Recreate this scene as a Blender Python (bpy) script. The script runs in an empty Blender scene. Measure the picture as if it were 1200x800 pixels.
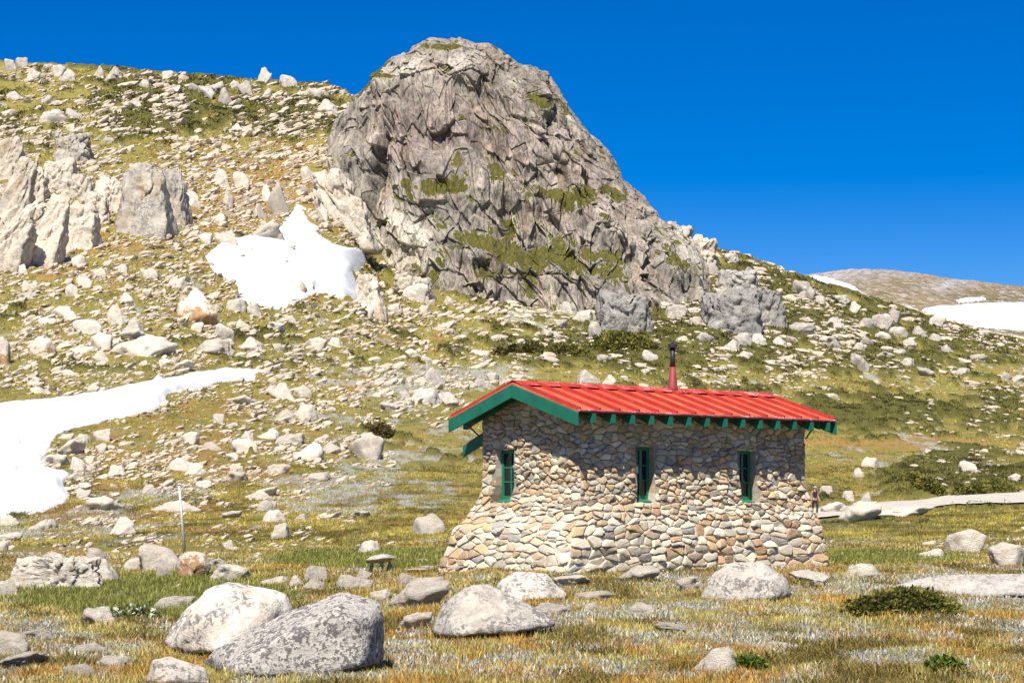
import bpy, bmesh, math, random
import numpy as np
from mathutils import Vector, Matrix

S = bpy.context.scene
COL = S.collection
rng = np.random.default_rng(11)
random.seed(5)
F = 2520.0          # focal length in photo pixels (photo 1200 x 800), eye at the origin looking along +Y
CX, HY = 600.0, 605.0

# ------------------------------------------------------------------ noise
def _h(ix, iy, iz, seed):
    h = (ix.astype(np.int64) * 374761393 + iy.astype(np.int64) * 668265263 + iz.astype(np.int64) * 2147483647 + seed * 1274126177) & 0xFFFFFFFF
    h = ((h ^ (h >> 13)) * 1274126177) & 0xFFFFFFFF
    h = ((h ^ (h >> 16)) * 2246822519) & 0xFFFFFFFF
    h = h ^ (h >> 15)
    return (h & 0xFFFFFF) / float(0xFFFFFF)

def vn2(x, y, seed=0):
    ix = np.floor(x); iy = np.floor(y)
    fx = x - ix; fy = y - iy
    fx = fx * fx * fx * (fx * (fx * 6 - 15) + 10); fy = fy * fy * fy * (fy * (fy * 6 - 15) + 10)
    z = np.zeros_like(ix)
    a = _h(ix, iy, z, seed); b = _h(ix + 1, iy, z, seed); c = _h(ix, iy + 1, z, seed); d = _h(ix + 1, iy + 1, z, seed)
    return (a + (b - a) * fx) * (1 - fy) + (c + (d - c) * fx) * fy

def fbm2(x, y, seed=0, oct=4, gain=.5):
    s = 0; a = 1; t = 0
    for k in range(oct):
        s = s + a * vn2(x * 2.03 ** k + 17.3 * k, y * 2.03 ** k - 9.1 * k, seed + k); t += a; a *= gain
    return s / t            # 0..1

def vn3(p, seed=0):
    i = np.floor(p); f = p - i
    f = f * f * f * (f * (f * 6 - 15) + 10)
    r = 0
    for dx in (0, 1):
        wx = f[:, 0] if dx else 1 - f[:, 0]
        for dy in (0, 1):
            wy = f[:, 1] if dy else 1 - f[:, 1]
            for dz in (0, 1):
                wz = f[:, 2] if dz else 1 - f[:, 2]
                r = r + wx * wy * wz * _h(i[:, 0] + dx, i[:, 1] + dy, i[:, 2] + dz, seed)
    return r

def fbm3(p, seed=0, oct=4, gain=.5):
    s = 0; a = 1; t = 0
    for k in range(oct):
        s = s + a * vn3(p * 2.03 ** k + 13.7 * k, seed + k); t += a; a *= gain
    return s / t

def blocks3(p, seed=0, tilt=.6):
    """fractured-rock noise: every Voronoi cell is a tilted facet. returns value -1..1, edge distance"""
    i = np.floor(p)
    f1 = np.full(len(p), 9.); f2 = np.full(len(p), 9.); val = np.zeros(len(p))
    for dx in (-1, 0, 1):
        for dy in (-1, 0, 1):
            for dz in (-1, 0, 1):
                cx, cy, cz = i[:, 0] + dx, i[:, 1] + dy, i[:, 2] + dz
                ox = cx + _h(cx, cy, cz, seed + 1); oy = cy + _h(cx, cy, cz, seed + 2); oz = cz + _h(cx, cy, cz, seed + 3)
                ax, ay, az = p[:, 0] - ox, p[:, 1] - oy, p[:, 2] - oz
                d = ax * ax + ay * ay + az * az
                m = d < f1
                f2 = np.where(m, f1, np.minimum(f2, d))
                v = (_h(cx, cy, cz, seed + 4) * 2 - 1) + tilt * ((_h(cx, cy, cz, seed + 5) * 2 - 1) * ax + (_h(cx, cy, cz, seed + 6) * 2 - 1) * ay + (_h(cx, cy, cz, seed + 7) * 2 - 1) * az)
                val = np.where(m, v, val); f1 = np.where(m, d, f1)
    return val, np.sqrt(f2) - np.sqrt(f1)

def facet3(p, seed=0):
    """continuous piecewise-linear noise (Kuhn tetrahedra): flat facets meeting in sharp edges, 0..1"""
    i = np.floor(p); f = p - i
    o = np.argsort(-f, axis=1); fs = np.take_along_axis(f, o, 1)
    cur = i.copy(); rows = np.arange(len(p))
    v = [_h(cur[:, 0], cur[:, 1], cur[:, 2], seed)]
    for k in range(3):
        cur[rows, o[:, k]] += 1
        v.append(_h(cur[:, 0], cur[:, 1], cur[:, 2], seed))
    return v[0] * (1 - fs[:, 0]) + v[1] * (fs[:, 0] - fs[:, 1]) + v[2] * (fs[:, 1] - fs[:, 2]) + v[3] * fs[:, 2]

def smooth(a, b, x):
    t = np.clip((x - a) / (b - a), 0, 1)
    return t * t * (3 - 2 * t)

def pchip(x, y, xi):
    x = np.asarray(x, float); y = np.asarray(y, float); xi = np.asarray(xi, float)
    h = np.diff(x); dl = np.diff(y) / h
    m = np.zeros_like(y)
    for k in range(1, len(x) - 1):
        if dl[k - 1] * dl[k] > 0:
            w1 = 2 * h[k] + h[k - 1]; w2 = h[k] + 2 * h[k - 1]
            m[k] = (w1 + w2) / (w1 / dl[k - 1] + w2 / dl[k])
    m[0] = dl[0]; m[-1] = dl[-1]
    k = np.clip(np.searchsorted(x, xi) - 1, 0, len(x) - 2)
    t = np.clip((xi - x[k]) / h[k], 0, 1)
    return (y[k] * (2 * t ** 3 - 3 * t ** 2 + 1) + m[k] * h[k] * (t ** 3 - 2 * t ** 2 + t) + y[k + 1] * (-2 * t ** 3 + 3 * t ** 2) + m[k + 1] * h[k] * (t ** 3 - t ** 2))

# ------------------------------------------------------------------ object helpers
def tag(o, label=None, cat=None, group=None, kind=None):
    if label: o['label'] = label
    if cat: o['category'] = cat
    if group: o['group'] = group
    if kind: o['kind'] = kind
    return o

def empty(name, loc, rz=0):
    o = bpy.data.objects.new(name, None); COL.objects.link(o)
    o.location = loc; o.rotation_euler = (0, 0, rz); o.empty_display_size = .2
    return o

def mesh_np(name, verts, faces, nv=None, smooth_shade=False):
    """faces: (n,k) index array, or flat loop array with nv = per-face counts"""
    me = bpy.data.meshes.new(name)
    verts = np.ascontiguousarray(verts, dtype=np.float32)
    if nv is None:
        faces = np.ascontiguousarray(faces, dtype=np.int32)
        n, k = faces.shape
        loops = faces.ravel(); tot = np.full(n, k, np.int32)
    else:
        loops = np.ascontiguousarray(faces, dtype=np.int32); tot = np.ascontiguousarray(nv, dtype=np.int32)
    start = np.concatenate([[0], np.cumsum(tot)[:-1]]).astype(np.int32)
    me.vertices.add(len(verts)); me.vertices.foreach_set('co', verts.ravel())
    me.loops.add(len(loops)); me.loops.foreach_set('vertex_index', loops)
    me.polygons.add(len(tot)); me.polygons.foreach_set('loop_start', start); me.polygons.foreach_set('loop_total', tot)
    me.polygons.foreach_set('use_smooth', np.full(len(tot), bool(smooth_shade)))
    me.update(calc_edges=True)
    return me

def set_color(me, name, rgba, domain='POINT'):
    a = me.color_attributes.new(name, 'FLOAT_COLOR', domain)
    rgba = np.asarray(rgba, np.float32)
    if rgba.shape[1] == 3: rgba = np.concatenate([rgba, np.ones((len(rgba), 1), np.float32)], 1)
    a.data.foreach_set('color', np.ascontiguousarray(rgba).ravel())

def link(name, me, mat=None, parent=None, loc=None):
    o = bpy.data.objects.new(name, me); COL.objects.link(o)
    if mat is not None and not me.materials: me.materials.append(mat)
    if parent is not None: o.parent = parent
    if loc is not None: o.location = loc
    return o

class MB:
    """collects simple solids, builds one mesh object"""
    def __init__(s): s.v = []; s.f = []
    def add(s, vs, fs):
        n = len(s.v); s.v += [tuple(v) for v in vs]; s.f += [tuple(i + n for i in f) for f in fs]
    def box(s, x0, x1, y0, y1, z0, z1):
        s.add([(x0, y0, z0), (x1, y0, z0), (x1, y1, z0), (x0, y1, z0), (x0, y0, z1), (x1, y0, z1), (x1, y1, z1), (x0, y1, z1)],
              [(3, 2, 1, 0), (4, 5, 6, 7), (0, 1, 5, 4), (1, 2, 6, 5), (2, 3, 7, 6), (3, 0, 4, 7)])
    def prism(s, poly, axis_vec):
        """planar polygon (list of 3d points) extruded by a vector"""
        n = len(poly); a = [Vector(p) for p in poly]; d = Vector(axis_vec); b = [p + d for p in a]
        fs = [tuple(range(n))[::-1], tuple(range(n, 2 * n))] + [(i, (i + 1) % n, n + (i + 1) % n, n + i) for i in range(n)]
        s.add(a + b, fs)
    def tube(s, pts, radii, seg=10, cap=True):
        pts = [Vector(p) for p in pts]; rings = []
        for k, p in enumerate(pts):
            t = (pts[min(k + 1, len(pts) - 1)] - pts[max(k - 1, 0)]).normalized()
            a = t.orthogonal().normalized(); b = t.cross(a)
            rings.append([p + (a * math.cos(2 * math.pi * i / seg) + b * math.sin(2 * math.pi * i / seg)) * radii[k] for i in range(seg)])
        vs = [v for r in rings for v in r]; fs = []
        for k in range(len(rings) - 1):
            for i in range(seg):
                j = (i + 1) % seg
                fs.append((k * seg + i, k * seg + j, (k + 1) * seg + j, (k + 1) * seg + i))
        if cap: fs += [tuple(range(seg))[::-1], tuple((len(rings) - 1) * seg + i for i in range(seg))]
        s.add(vs, fs)
    def build(s, name, mat, parent=None, bevel=0, smooth_shade=False):
        me = bpy.data.meshes.new(name); me.from_pydata(s.v, [], s.f); me.update()
        bm = bmesh.new(); bm.from_mesh(me); bmesh.ops.recalc_face_normals(bm, faces=bm.faces); bm.to_mesh(me); bm.free()
        if smooth_shade: me.polygons.foreach_set('use_smooth', [True] * len(me.polygons))
        o = link(name, me, mat, parent)
        if bevel:
            m = o.modifiers.new('bevel', 'BEVEL'); m.width = bevel; m.segments = 2; m.limit_method = 'ANGLE'
        return o

# ------------------------------------------------------------------ material helpers
class NT:
    def __init__(s, name):
        s.m = bpy.data.materials.new(name); s.m.use_nodes = True
        s.t = s.m.node_tree; s.b = s.t.nodes['Principled BSDF']; s.L = s.t.links
        s.b.inputs['Specular IOR Level'].default_value = .25
    def n(s, typ, **kw):
        d = s.t.nodes.new(typ)
        for k, v in kw.items():
            if k in ('inp',):
                for kk, vv in v.items(): s.put(d, kk, vv)
            else: setattr(d, k, v)
        return d
    def put(s, node, sock, v):
        i = node.inputs[sock]
        if hasattr(v, 'is_output') or isinstance(v, bpy.types.NodeSocket): s.L.new(v, i)
        else: i.default_value = v
    def noise(s, vec, scale, detail=4, rough=.55, dist=0):
        d = s.n('ShaderNodeTexNoise'); s.L.new(vec, d.inputs['Vector'])
        d.inputs['Scale'].default_value = scale; d.inputs['Detail'].default_value = detail; d.inputs['Roughness'].default_value = rough; d.inputs['Distortion'].default_value = dist
        return d.outputs['Fac']
    def ramp(s, fac, stops):
        d = s.n('ShaderNodeValToRGB'); s.L.new(fac, d.inputs['Fac']); e = d.color_ramp.elements
        while len(e) < len(stops): e.new(.5)
        for k, (p, c) in enumerate(stops):
            e[k].position = p; e[k].color = (c, c, c, 1) if not hasattr(c, '__len__') else (*c[:3], 1)
        return d.outputs['Color']
    def mix(s, fac, a, b, mode='MIX'):
        d = s.n('ShaderNodeMix', data_type='RGBA', blend_type=mode)
        for sock, v in ((d.inputs[0], fac), (d.inputs[6], a), (d.inputs[7], b)):
            if isinstance(v, bpy.types.NodeSocket): s.L.new(v, sock)
            elif hasattr(v, '__len__'): sock.default_value = (*v[:3], 1)
            else: sock.default_value = v
        return d.outputs[2]
    def math(s, op, a, b=0., clamp=False):
        d = s.n('ShaderNodeMath', operation=op, use_clamp=clamp)
        for sock, v in ((d.inputs[0], a), (d.inputs[1], b)):
            if isinstance(v, bpy.types.NodeSocket): s.L.new(v, sock)
            else: sock.default_value = v
        return d.outputs[0]
    def bump(s, height, strength=.5, dist=.02):
        d = s.n('ShaderNodeBump'); s.L.new(height, d.inputs['Height']); d.inputs['Strength'].default_value = strength; d.inputs['Distance'].default_value = dist
        s.L.new(d.outputs[0], s.b.inputs['Normal']); return d
    def coord(s, which='Object'):
        return s.n('ShaderNodeTexCoord').outputs[which]
    def mapping(s, vec, scale=(1, 1, 1), rot=(0, 0, 0)):
        d = s.n('ShaderNodeMapping'); s.L.new(vec, d.inputs['Vector']); d.inputs['Scale'].default_value = scale; d.inputs['Rotation'].default_value = rot
        return d.outputs[0]
    def attr(s, name, out='Color'):
        return s.n('ShaderNodeAttribute', attribute_name=name).outputs[out]
    def done(s, color, rough=.9):
        if isinstance(color, bpy.types.NodeSocket): s.L.new(color, s.b.inputs['Base Color'])
        else: s.b.inputs['Base Color'].default_value = (*color, 1)
        if isinstance(rough, bpy.types.NodeSocket): s.L.new(rough, s.b.inputs['Roughness'])
        else: s.b.inputs['Roughness'].default_value = rough
        return s.m

# ------------------------------------------------------------------ terrain
DR = [17, 25, 37, 50, 70, 100, 140, 190, 250, 310, 360, 420, 470]
TAB = {
 -2600: [800, 750, 708, 675, 645, 605, 530, 445, 350, 240, 180, 130, 110],
 -700: [800, 750, 708, 675, 645, 605, 520, 430, 320, 200, 135, 82, 58],
 -300: [800, 748, 705, 672, 642, 603, 520, 430, 325, 205, 140, 85, 62],
 0:    [800, 742, 698, 668, 640, 604, 522, 437, 338, 222, 160, 100, 80],
 150:  [800, 738, 694, 664, 638, 606, 525, 440, 345, 235, 170, 108, 90],
 300:  [800, 735, 690, 660, 638, 604, 540, 470, 385, 270, 200, 135, 102],
 400:  [800, 732, 682, 655, 634, 602, 548, 486, 408, 306, 215, 138, 112],
 440:  [800, 730, 679, 653, 632, 601, 551, 491, 422, 350, 285, 200, 165],
 500:  [800, 727, 675, 650, 628, 600, 555, 497, 437, 378, 322, 270, 235],
 600:  [800, 722, 668, 645, 622, 599, 562, 508, 450, 392, 345, 300, 270],
 700:  [800, 722, 668, 645, 620, 597, 562, 510, 450, 398, 350, 300, 272],
 850:  [800, 725, 668, 648, 628, 612, 585, 528, 466, 405, 358, 318, 301],
 1000: [800, 728, 670, 650, 628, 611, 583, 536, 483, 435, 398, 366, 348],
 1200: [800, 730, 673, 650, 625, 604, 571, 536, 497, 458, 436, 416, 404],
 1500: [800, 732, 675, 651, 625, 602, 568, 540, 510, 484, 468, 455, 448],
 2000: [800, 734, 677, 652, 622, 594, 568, 544, 520, 500, 490, 482, 478],
 3800: [800, 734, 677, 652, 622, 594, 568, 544, 520, 500, 490, 482, 478],
}
FAR = {-2600: (400, 360), -700: (400, 360), -300: (400, 355), 0: (400, 350), 150: (400, 350), 300: (400, 345), 400: (395, 345), 440: (395, 345), 500: (390, 340), 600: (390, 340), 700: (385, 338),
       850: (388, 343), 1000: (381, 328), 1200: (400, 347), 1500: (415, 378), 2000: (430, 400), 3800: (440, 410)}
PXC = sorted(TAB)
px_lines = np.concatenate([np.arange(-2600, -320, 40), np.arange(-320, -20, 8), np.arange(-20, 1222, 2.0), np.arange(1224, 1500, 8), np.arange(1500, 3801, 40)]).astype(float)
NJ = 860
ld = np.concatenate([np.linspace(math.log(3.), math.log(14.), 40)[:-1], np.linspace(math.log(14.), math.log(1750.), NJ), np.linspace(math.log(1750.), math.log(9000.), 25)[1:]])
dl = np.exp(ld)
cols = []
for pc in PXC:
    z = [(HY - y) / F * d for y, d in zip(TAB[pc], DR)]
    zc = z[-1]
    y11, y15 = FAR[pc]
    dd = [3, 9] + DR + [520, 620, 800, 1100, 1500, 1900, 3000, 9000]
    z11 = (HY - y11) / F * 1100; z15 = (HY - y15) / F * 1500
    zz = [z[0] - .12, z[0] - .12] + z + [zc - 5, zc * .6 , min(zc * .5, z11 * .35), z11, z15, z15 - 40, 20, -60]
    cols.append(pchip(np.log(dd), zz, ld))
cols = np.array(cols)
ZS = np.empty((len(px_lines), len(ld)))
for j in range(len(ld)):
    ZS[:, j] = pchip(PXC, cols[:, j], px_lines)
PXg, Dg = np.meshgrid(px_lines, dl, indexing='ij')
Xg = (PXg - CX) / F * Dg
Yg = Dg
PYg = HY - F * ZS / Dg

def gauss(cx, cy, rx, ry, px=None, py=None):
    px = PXg if px is None else px; py = PYg if py is None else py
    return np.exp(-(((px - cx) / rx) ** 2 + ((py - cy) / ry) ** 2))

PATH = [(860, 601, 610), (900, 600, 610), (950, 597, 609), (985, 595, 606), (1030, 590, 602), (1080, 587, 599), (1110, 582, 593), (1150, 579, 591), (1200, 576, 591), (1300, 572, 587), (1450, 570, 584)]
pa = np.array(PATH, float)
ptop = np.interp(px_lines, pa[:, 0], pa[:, 1]); pbot = np.interp(px_lines, pa[:, 0], pa[:, 2])
path_m = ((PXg > 855) & (PXg < 1460)) * smooth(-2, 0, PYg - ptop[:, None] + 1) * smooth(-2, 0, pbot[:, None] + 1 - PYg) * (Dg > 70) * (Dg < 200)

# probability of dark heath shrubs by place, then world-space noise decides
hp = .36 * np.ones_like(PXg)
hp += .09 * smooth(60, 140, Dg)
for a in [(230, 130, 260, 45, .22), (330, 140, 90, 20, .25), (690, 400, 110, 18, .35), (780, 370, 70, 40, .25), (1050, 380, 200, 60, .27), (660, 320, 80, 40, .3), (1010, 490, 90, 14, .35), (1130, 480, 120, 25, .16), (1150, 560, 80, 16, .22), (1060, 560, 40, 14, .2), (600, 345, 60, 14, .3), (880, 330, 80, 50, .2), (440, 505, 30, 10, .3), (160, 415, 120, 20, .12), (280, 395, 30, 6, .25), (1000, 520, 30, 6, .1), (820, 430, 150, 18, .12)]:
    hp += a[4] * gauss(*a[:4])
for a in [(200, 520, 180, 70, .25), (480, 470, 130, 90, .16), (380, 220, 80, 30, .5), (250, 200, 120, 30, .25), (100, 250, 150, 70, .3), (200, 330, 180, 40, .2), (1080, 450, 120, 16, .12), (380, 620, 300, 40, .25)]:
    hp -= a[4] * gauss(*a[:4])
hn = .55 * fbm2(Xg / 7., Yg / 13., 31, 4) + .45 * fbm2(Xg / 2.2, Yg / 4.5, 57, 3)
heath = smooth(.0, .05, hn - (1.02 - hp)) * smooth(55, 75, Dg) * (1 - path_m)
heath = np.clip(heath, 0, 1)
# silvery mats
sp = .28 + .0 * PXg
for a in [(520, 445, 140, 16, .38), (660, 375, 110, 30, .34), (420, 520, 170, 60, .18), (330, 600, 200, 40, .16), (1080, 535, 160, 25, .2), (90, 630, 130, 30, .28), (1000, 700, 260, 40, .12), (100, 735, 120, 12, .3), (60, 700, 70, 12, .4), (500, 650, 40, 8, .3), (1100, 440, 120, 14, .12), (200, 150, 200, 30, .08)]:
    sp += a[4] * gauss(*a[:4])
dist_s = np.where(Dg < 60, .45, np.where(Dg < 150, 1., 2.2))
sn = .55 * fbm2(Xg / 5., Yg / 14., 91, 4) + .45 * fbm2(Xg / 1.3, Yg / 4., 77, 3)
silver = smooth(.0, .14, sn - (.90 - sp)) * (1 - heath) * (.35 + .65 * smooth(.4, .6, fbm2(Xg / .5, Yg / 1.6, 97, 3)))
streak = gauss(0, 0, 1, 4.2, 0 * PXg, PYg - (467 - (PXg - 400) * .172)) * smooth(395, 430, PXg) * smooth(640, 560, PXg)
silver = np.maximum(silver, streak * .9)
# rust / ochre
op = .26 + .0 * PXg
for a in [(220, 530, 130, 60, .26), (1060, 520, 90, 8, .5), (330, 210, 100, 40, .3), (760, 370, 60, 25, .2), (150, 270, 200, 60, .22), (700, 740, 500, 50, .2), (1110, 655, 60, 14, .35), (60, 600, 120, 14, .4), (390, 450, 80, 16, .2), (480, 390, 100, 20, .12), (1000, 350, 100, 30, .12), (960, 690, 80, 10, .25)]:
    op += a[4] * gauss(*a[:4])
on = .5 * fbm2(Xg / 4., Yg / 9., 131, 4) + .5 * fbm2(Xg / 1.1, Yg / 3., 117, 3)
rust = smooth(.0, .2, on - (.86 - op)) * (1 - heath)
# bare gravel and scree soil
gp = .0 * PXg
for a in [(330, 235, 80, 40, .5), (250, 250, 70, 50, .32), (220, 330, 80, 40, .3), (110, 385, 100, 25, .3), (350, 365, 110, 16, .2), (330, 455, 90, 20, .2), (1130, 636, 90, 4, .6), (1060, 640, 60, 5, .4), (500, 662, 28, 5, .5), (1190, 630, 60, 4, .5), (840, 290, 40, 20, .35)]:
    gp += a[4] * gauss(*a[:4])
gn = .5 * fbm2(Xg / 3., Yg / 6., 171, 4) + .5 * fbm2(Xg / .8, Yg / 2., 177, 3)
gravel = smooth(.0, .12, gn - (.97 - gp)) * (1 - heath) * (.3 + .7 * smooth(.4, .6, fbm2(Xg / .6, Yg / 1.4, 98, 3)))
lush = np.clip(gauss(180, 700, 150, 26) * 1.3 + gauss(430, 655, 110, 12) + gauss(1010, 655, 130, 7) + .8 * gauss(1090, 612, 110, 16), 0, 1) * smooth(.25, .55, fbm2(Xg / .8, Yg / 1.5, 211, 3) + .15)

rough_amp = .05 + .02 * smooth(16, 60, Dg) + .35 * smooth(80, 330, Dg) + 3. * smooth(600, 1100, Dg)
rough_sc = np.where(Dg < 60, 1.4, 1.4)
nz = ((fbm2(Xg / 1.4, Yg / 1.4, 3, 3) - .5) * .12 + (fbm2(Xg / .45, Yg / .45, 4, 2) - .5) * .10 * smooth(70, 40, Dg)) * smooth(10, 20, Dg) + (fbm2(Xg / 9, Yg / 9, 7, 4) - .5) * (.1 + 1.5 * smooth(70, 300, Dg)) + (fbm2(Xg / 2.5, Yg / 2.5, 9, 3) - .5) * .5 * smooth(120, 300, Dg) + (fbm2(Xg / 60, Yg / 60, 13, 5) - .5) * 6 * smooth(600, 1100, Dg)
nz = nz * (1 - path_m * .9)
hut_m = np.exp(-((Xg - 2.2) / 3.5) ** 4 - ((Yg - 38) / 3.5) ** 4)
nz = nz * (1 - .8 * hut_m)
ZG = ZS + nz + heath * (.25 + .5 * fbm2(Xg / 1.1, Yg / 1.1, 23, 2)) * smooth(60, 140, Dg) * 1.1

def _cell(px, d):
    a = np.clip(np.interp(px, px_lines, np.arange(len(px_lines))), 0, len(px_lines) - 1.001)
    b = np.clip(np.interp(np.log(d), ld, np.arange(len(ld))), 0, len(ld) - 1.001)
    return a, b
def samp(G, px, d):
    a, b = _cell(px, d); i = a.astype(int); j = b.astype(int); fa = a - i; fb = b - j
    return (G[i, j] * (1 - fa) + G[i + 1, j] * fa) * (1 - fb) + (G[i, j + 1] * (1 - fa) + G[i + 1, j + 1] * fa) * fb
def gz(x, y, G=None):
    x = np.atleast_1d(np.asarray(x, float)); y = np.atleast_1d(np.asarray(y, float))
    return samp(ZG if G is None else G, CX + F * x / y, y)
def ray(px, py, G=None, dmin=12, dmax=480):
    """where the sight line of photo point (px,py) first meets the terrain"""
    G = ZS if G is None else G
    px = np.atleast_1d(np.asarray(px, float)); py = np.atleast_1d(np.asarray(py, float))
    a = np.clip(np.interp(px, px_lines, np.arange(len(px_lines))), 0, len(px_lines) - 1.001)
    i = a.astype(int); fa = a - i
    sel = (dl >= dmin) & (dl <= dmax); dd = dl[sel]
    out = np.empty(len(px))
    IY = HY - F * G[:, sel] / dd[None, :]
    IY = np.minimum.accumulate(IY, axis=1)
    for q in range(len(px)):
        row = IY[i[q]] * (1 - fa[q]) + IY[i[q] + 1] * fa[q]
        out[q] = np.interp(-py[q], -row, dd)
    x = (px - CX) / F * out
    return x, out

# --- ground sheet and far hill (one grid, cut in the hidden valley)
def grid_mesh(name, j0, j1):
    nI, nJ = len(px_lines), j1 - j0
    V = np.stack([Xg[:, j0:j1], Yg[:, j0:j1], ZG[:, j0:j1]], -1).reshape(-1, 3)
    i, j = np.meshgrid(np.arange(nI - 1), np.arange(nJ - 1), indexing='ij')
    a = (i * nJ + j).ravel()
    Fq = np.stack([a, a + nJ, a + nJ + 1, a + 1], 1)
    me = mesh_np(name, V, Fq, smooth_shade=True)
    c = np.stack([heath[:, j0:j1], silver[:, j0:j1], rust[:, j0:j1], gravel[:, j0:j1]], -1).reshape(-1, 4)
    set_color(me, 'zone', c)
    l = lush[:, j0:j1].reshape(-1)
    set_color(me, 'zone2', np.stack([l, path_m[:, j0:j1].reshape(-1), l * 0], -1))
    return me

def ground_material():
    t = NT('alpine_ground'); P = t.n('ShaderNodeNewGeometry').outputs['Position']
    z = t.n('ShaderNodeSeparateColor'); t.L.new(t.attr('zone'), z.inputs[0])
    al = t.attr('zone', 'Alpha')
    z2 = t.n('ShaderNodeSeparateColor'); t.L.new(t.attr('zone2'), z2.inputs[0])
    big = t.noise(P, .22, 5, .6); mid = t.noise(P, 1.3, 5, .65); fine = t.noise(P, 7, 4, .7); vfine = t.noise(P, 28, 3, .7)
    col = t.ramp(mid, [(.3, (.17, .15, .035)), (.45, (.28, .235, .06)), (.58, (.38, .305, .09)), (.75, (.49, .40, .16))])
    col = t.mix(t.ramp(big, [(.38, 0), (.62, .75)]), col, t.ramp(fine, [(.3, (.16, .155, .03)), (.7, (.32, .29, .075))]))
    brk = lambda m: t.ramp(t.math('ADD', m, t.math('MULTIPLY', t.math('SUBTRACT', t.math('ADD', t.math('MULTIPLY', fine, .6), t.math('MULTIPLY', t.noise(P, 2.6, 3, .7), .4)), .5), 3.2)), [(.42, 0), (.62, 1)])
    al = brk(al); sil_ = brk(z.outputs[1])
    col = t.mix(t.math('MULTIPLY', z.outputs[2], .85), col, t.ramp(fine, [(.3, (.25, .13, .03)), (.5, (.42, .26, .07)), (.7, (.52, .37, .14))]))
    col = t.mix(t.math('MULTIPLY', sil_, .85), col, t.ramp(fine, [(.3, (.24, .23, .16)), (.5, (.44, .44, .38)), (.7, (.60, .60, .56))]))
    col = t.mix(al, col, t.ramp(fine, [(.3, (.26, .19, .12)), (.55, (.44, .36, .26)), (.72, (.6, .53, .43))]))
    col = t.mix(t.math('MULTIPLY', z2.outputs[0], .9), col, t.ramp(fine, [(.3, (.10, .12, .02)), (.7, (.24, .25, .06))]))
    col = t.mix(z.outputs[0], col, t.ramp(fine, [(.32, (.06, .06, .012)), (.55, (.145, .135, .028)), (.72, (.26, .22, .06))]))
    col = t.mix(t.math('MULTIPLY', t.ramp(vfine, [(.3, 0), (.7, 1)]), .3), col, t.mix(.5, col, (.05, .045, .02)))
    h = t.math('ADD', t.math('MULTIPLY', mid, .6), t.math('ADD', t.math('MULTIPLY', fine, .5), t.math('MULTIPLY', vfine, .25)))
    t.bump(h, .9, .35)
    return t.done(col, 1.)

M_ground = ground_material()
jsplit = int(np.searchsorted(dl, 620))
g = link('ground', grid_mesh('ground', 0, jsplit + 1), M_ground); tag(g, kind='structure')

def hill_material():
    t = NT('far_hill'); P = t.n('ShaderNodeNewGeometry').outputs['Position']
    big = t.noise(P, .012, 5, .6); mid = t.noise(P, .06, 6, .75); fine = t.noise(P, .14, 5, .8)
    col = t.ramp(mid, [(.3, (.15, .12, .05)), (.5, (.28, .21, .11)), (.7, (.40, .31, .2))])
    col = t.mix(t.ramp(big, [(.42, 0), (.6, .7)]), col, (.15, .14, .06))
    col = t.mix(t.ramp(fine, [(.52, 0), (.57, .95)]), col, (.52, .46, .42))
    z = t.n('ShaderNodeSeparateColor'); t.L.new(t.attr('zone'), z.inputs[0])
    rk = t.ramp(t.noise(P, .22, 3, .7), [(.35, (.16, .13, .13)), (.55, (.5, .45, .42)), (.7, (.64, .59, .55))])
    col = t.mix(t.attr('rocky', 'Fac'), col, rk)
    t.bump(t.math('ADD', fine, mid), 1., 5.)
    return t.done(col, 1.)
hm = grid_mesh('hill', jsplit, len(dl))
rk = (gauss(985, 322, 42, 10) * 1.5 + gauss(1110, 336, 26, 5) + gauss(1060, 322, 26, 5) * .9 + gauss(1160, 330, 50, 5) * .8)[:, jsplit:].reshape(-1)
at = hm.attributes.new('rocky', 'FLOAT', 'POINT'); at.data.foreach_set('value', np.clip(rk, 0, 1).astype(np.float32))
hl = link('hill', hm, hill_material()); tag(hl, kind='structure')

# --- gravel path
def strip_mesh(name, pts, lift, nx=220, ny=10):
    q = np.array(pts, float); pxs = np.linspace(q[0, 0], q[-1, 0], nx)
    top = pchip(q[:, 0], q[:, 1], pxs); bot = pchip(q[:, 0], q[:, 2], pxs)
    top = top + (fbm2(pxs / 14, pxs * 0, 5, 3) - .5) * 1.2; bot = bot + (fbm2(pxs / 14, pxs * 0 + 7, 6, 3) - .5) * 2
    V = []
    for k in range(ny):
        x, d = ray(pxs, top + (bot - top) * k / (ny - 1), ZG, 70, 200)
        V.append(np.stack([x, d, gz(x, d) + lift], 1))
    V = np.concatenate(V); i, j = np.meshgrid(np.arange(ny - 1), np.arange(nx - 1), indexing='ij'); a = (i * nx + j).ravel()
    return mesh_np(name, V, np.stack([a, a + nx, a + nx + 1, a + 1], 1), smooth_shade=True)
t = NT('path_gravel'); P = t.n('ShaderNodeNewGeometry').outputs['Position']
c = t.ramp(t.noise(P, 1.2, 6, .7), [(.3, (.33, .30, .25)), (.5, (.44, .41, .35)), (.7, (.52, .48, .42))]); t.bump(t.noise(P, 9, 4), .5, .05)
M_path = t.done(c, 1.)
p = link('path', strip_mesh('path', PATH, .10), M_path); tag(p, kind='structure')
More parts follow.
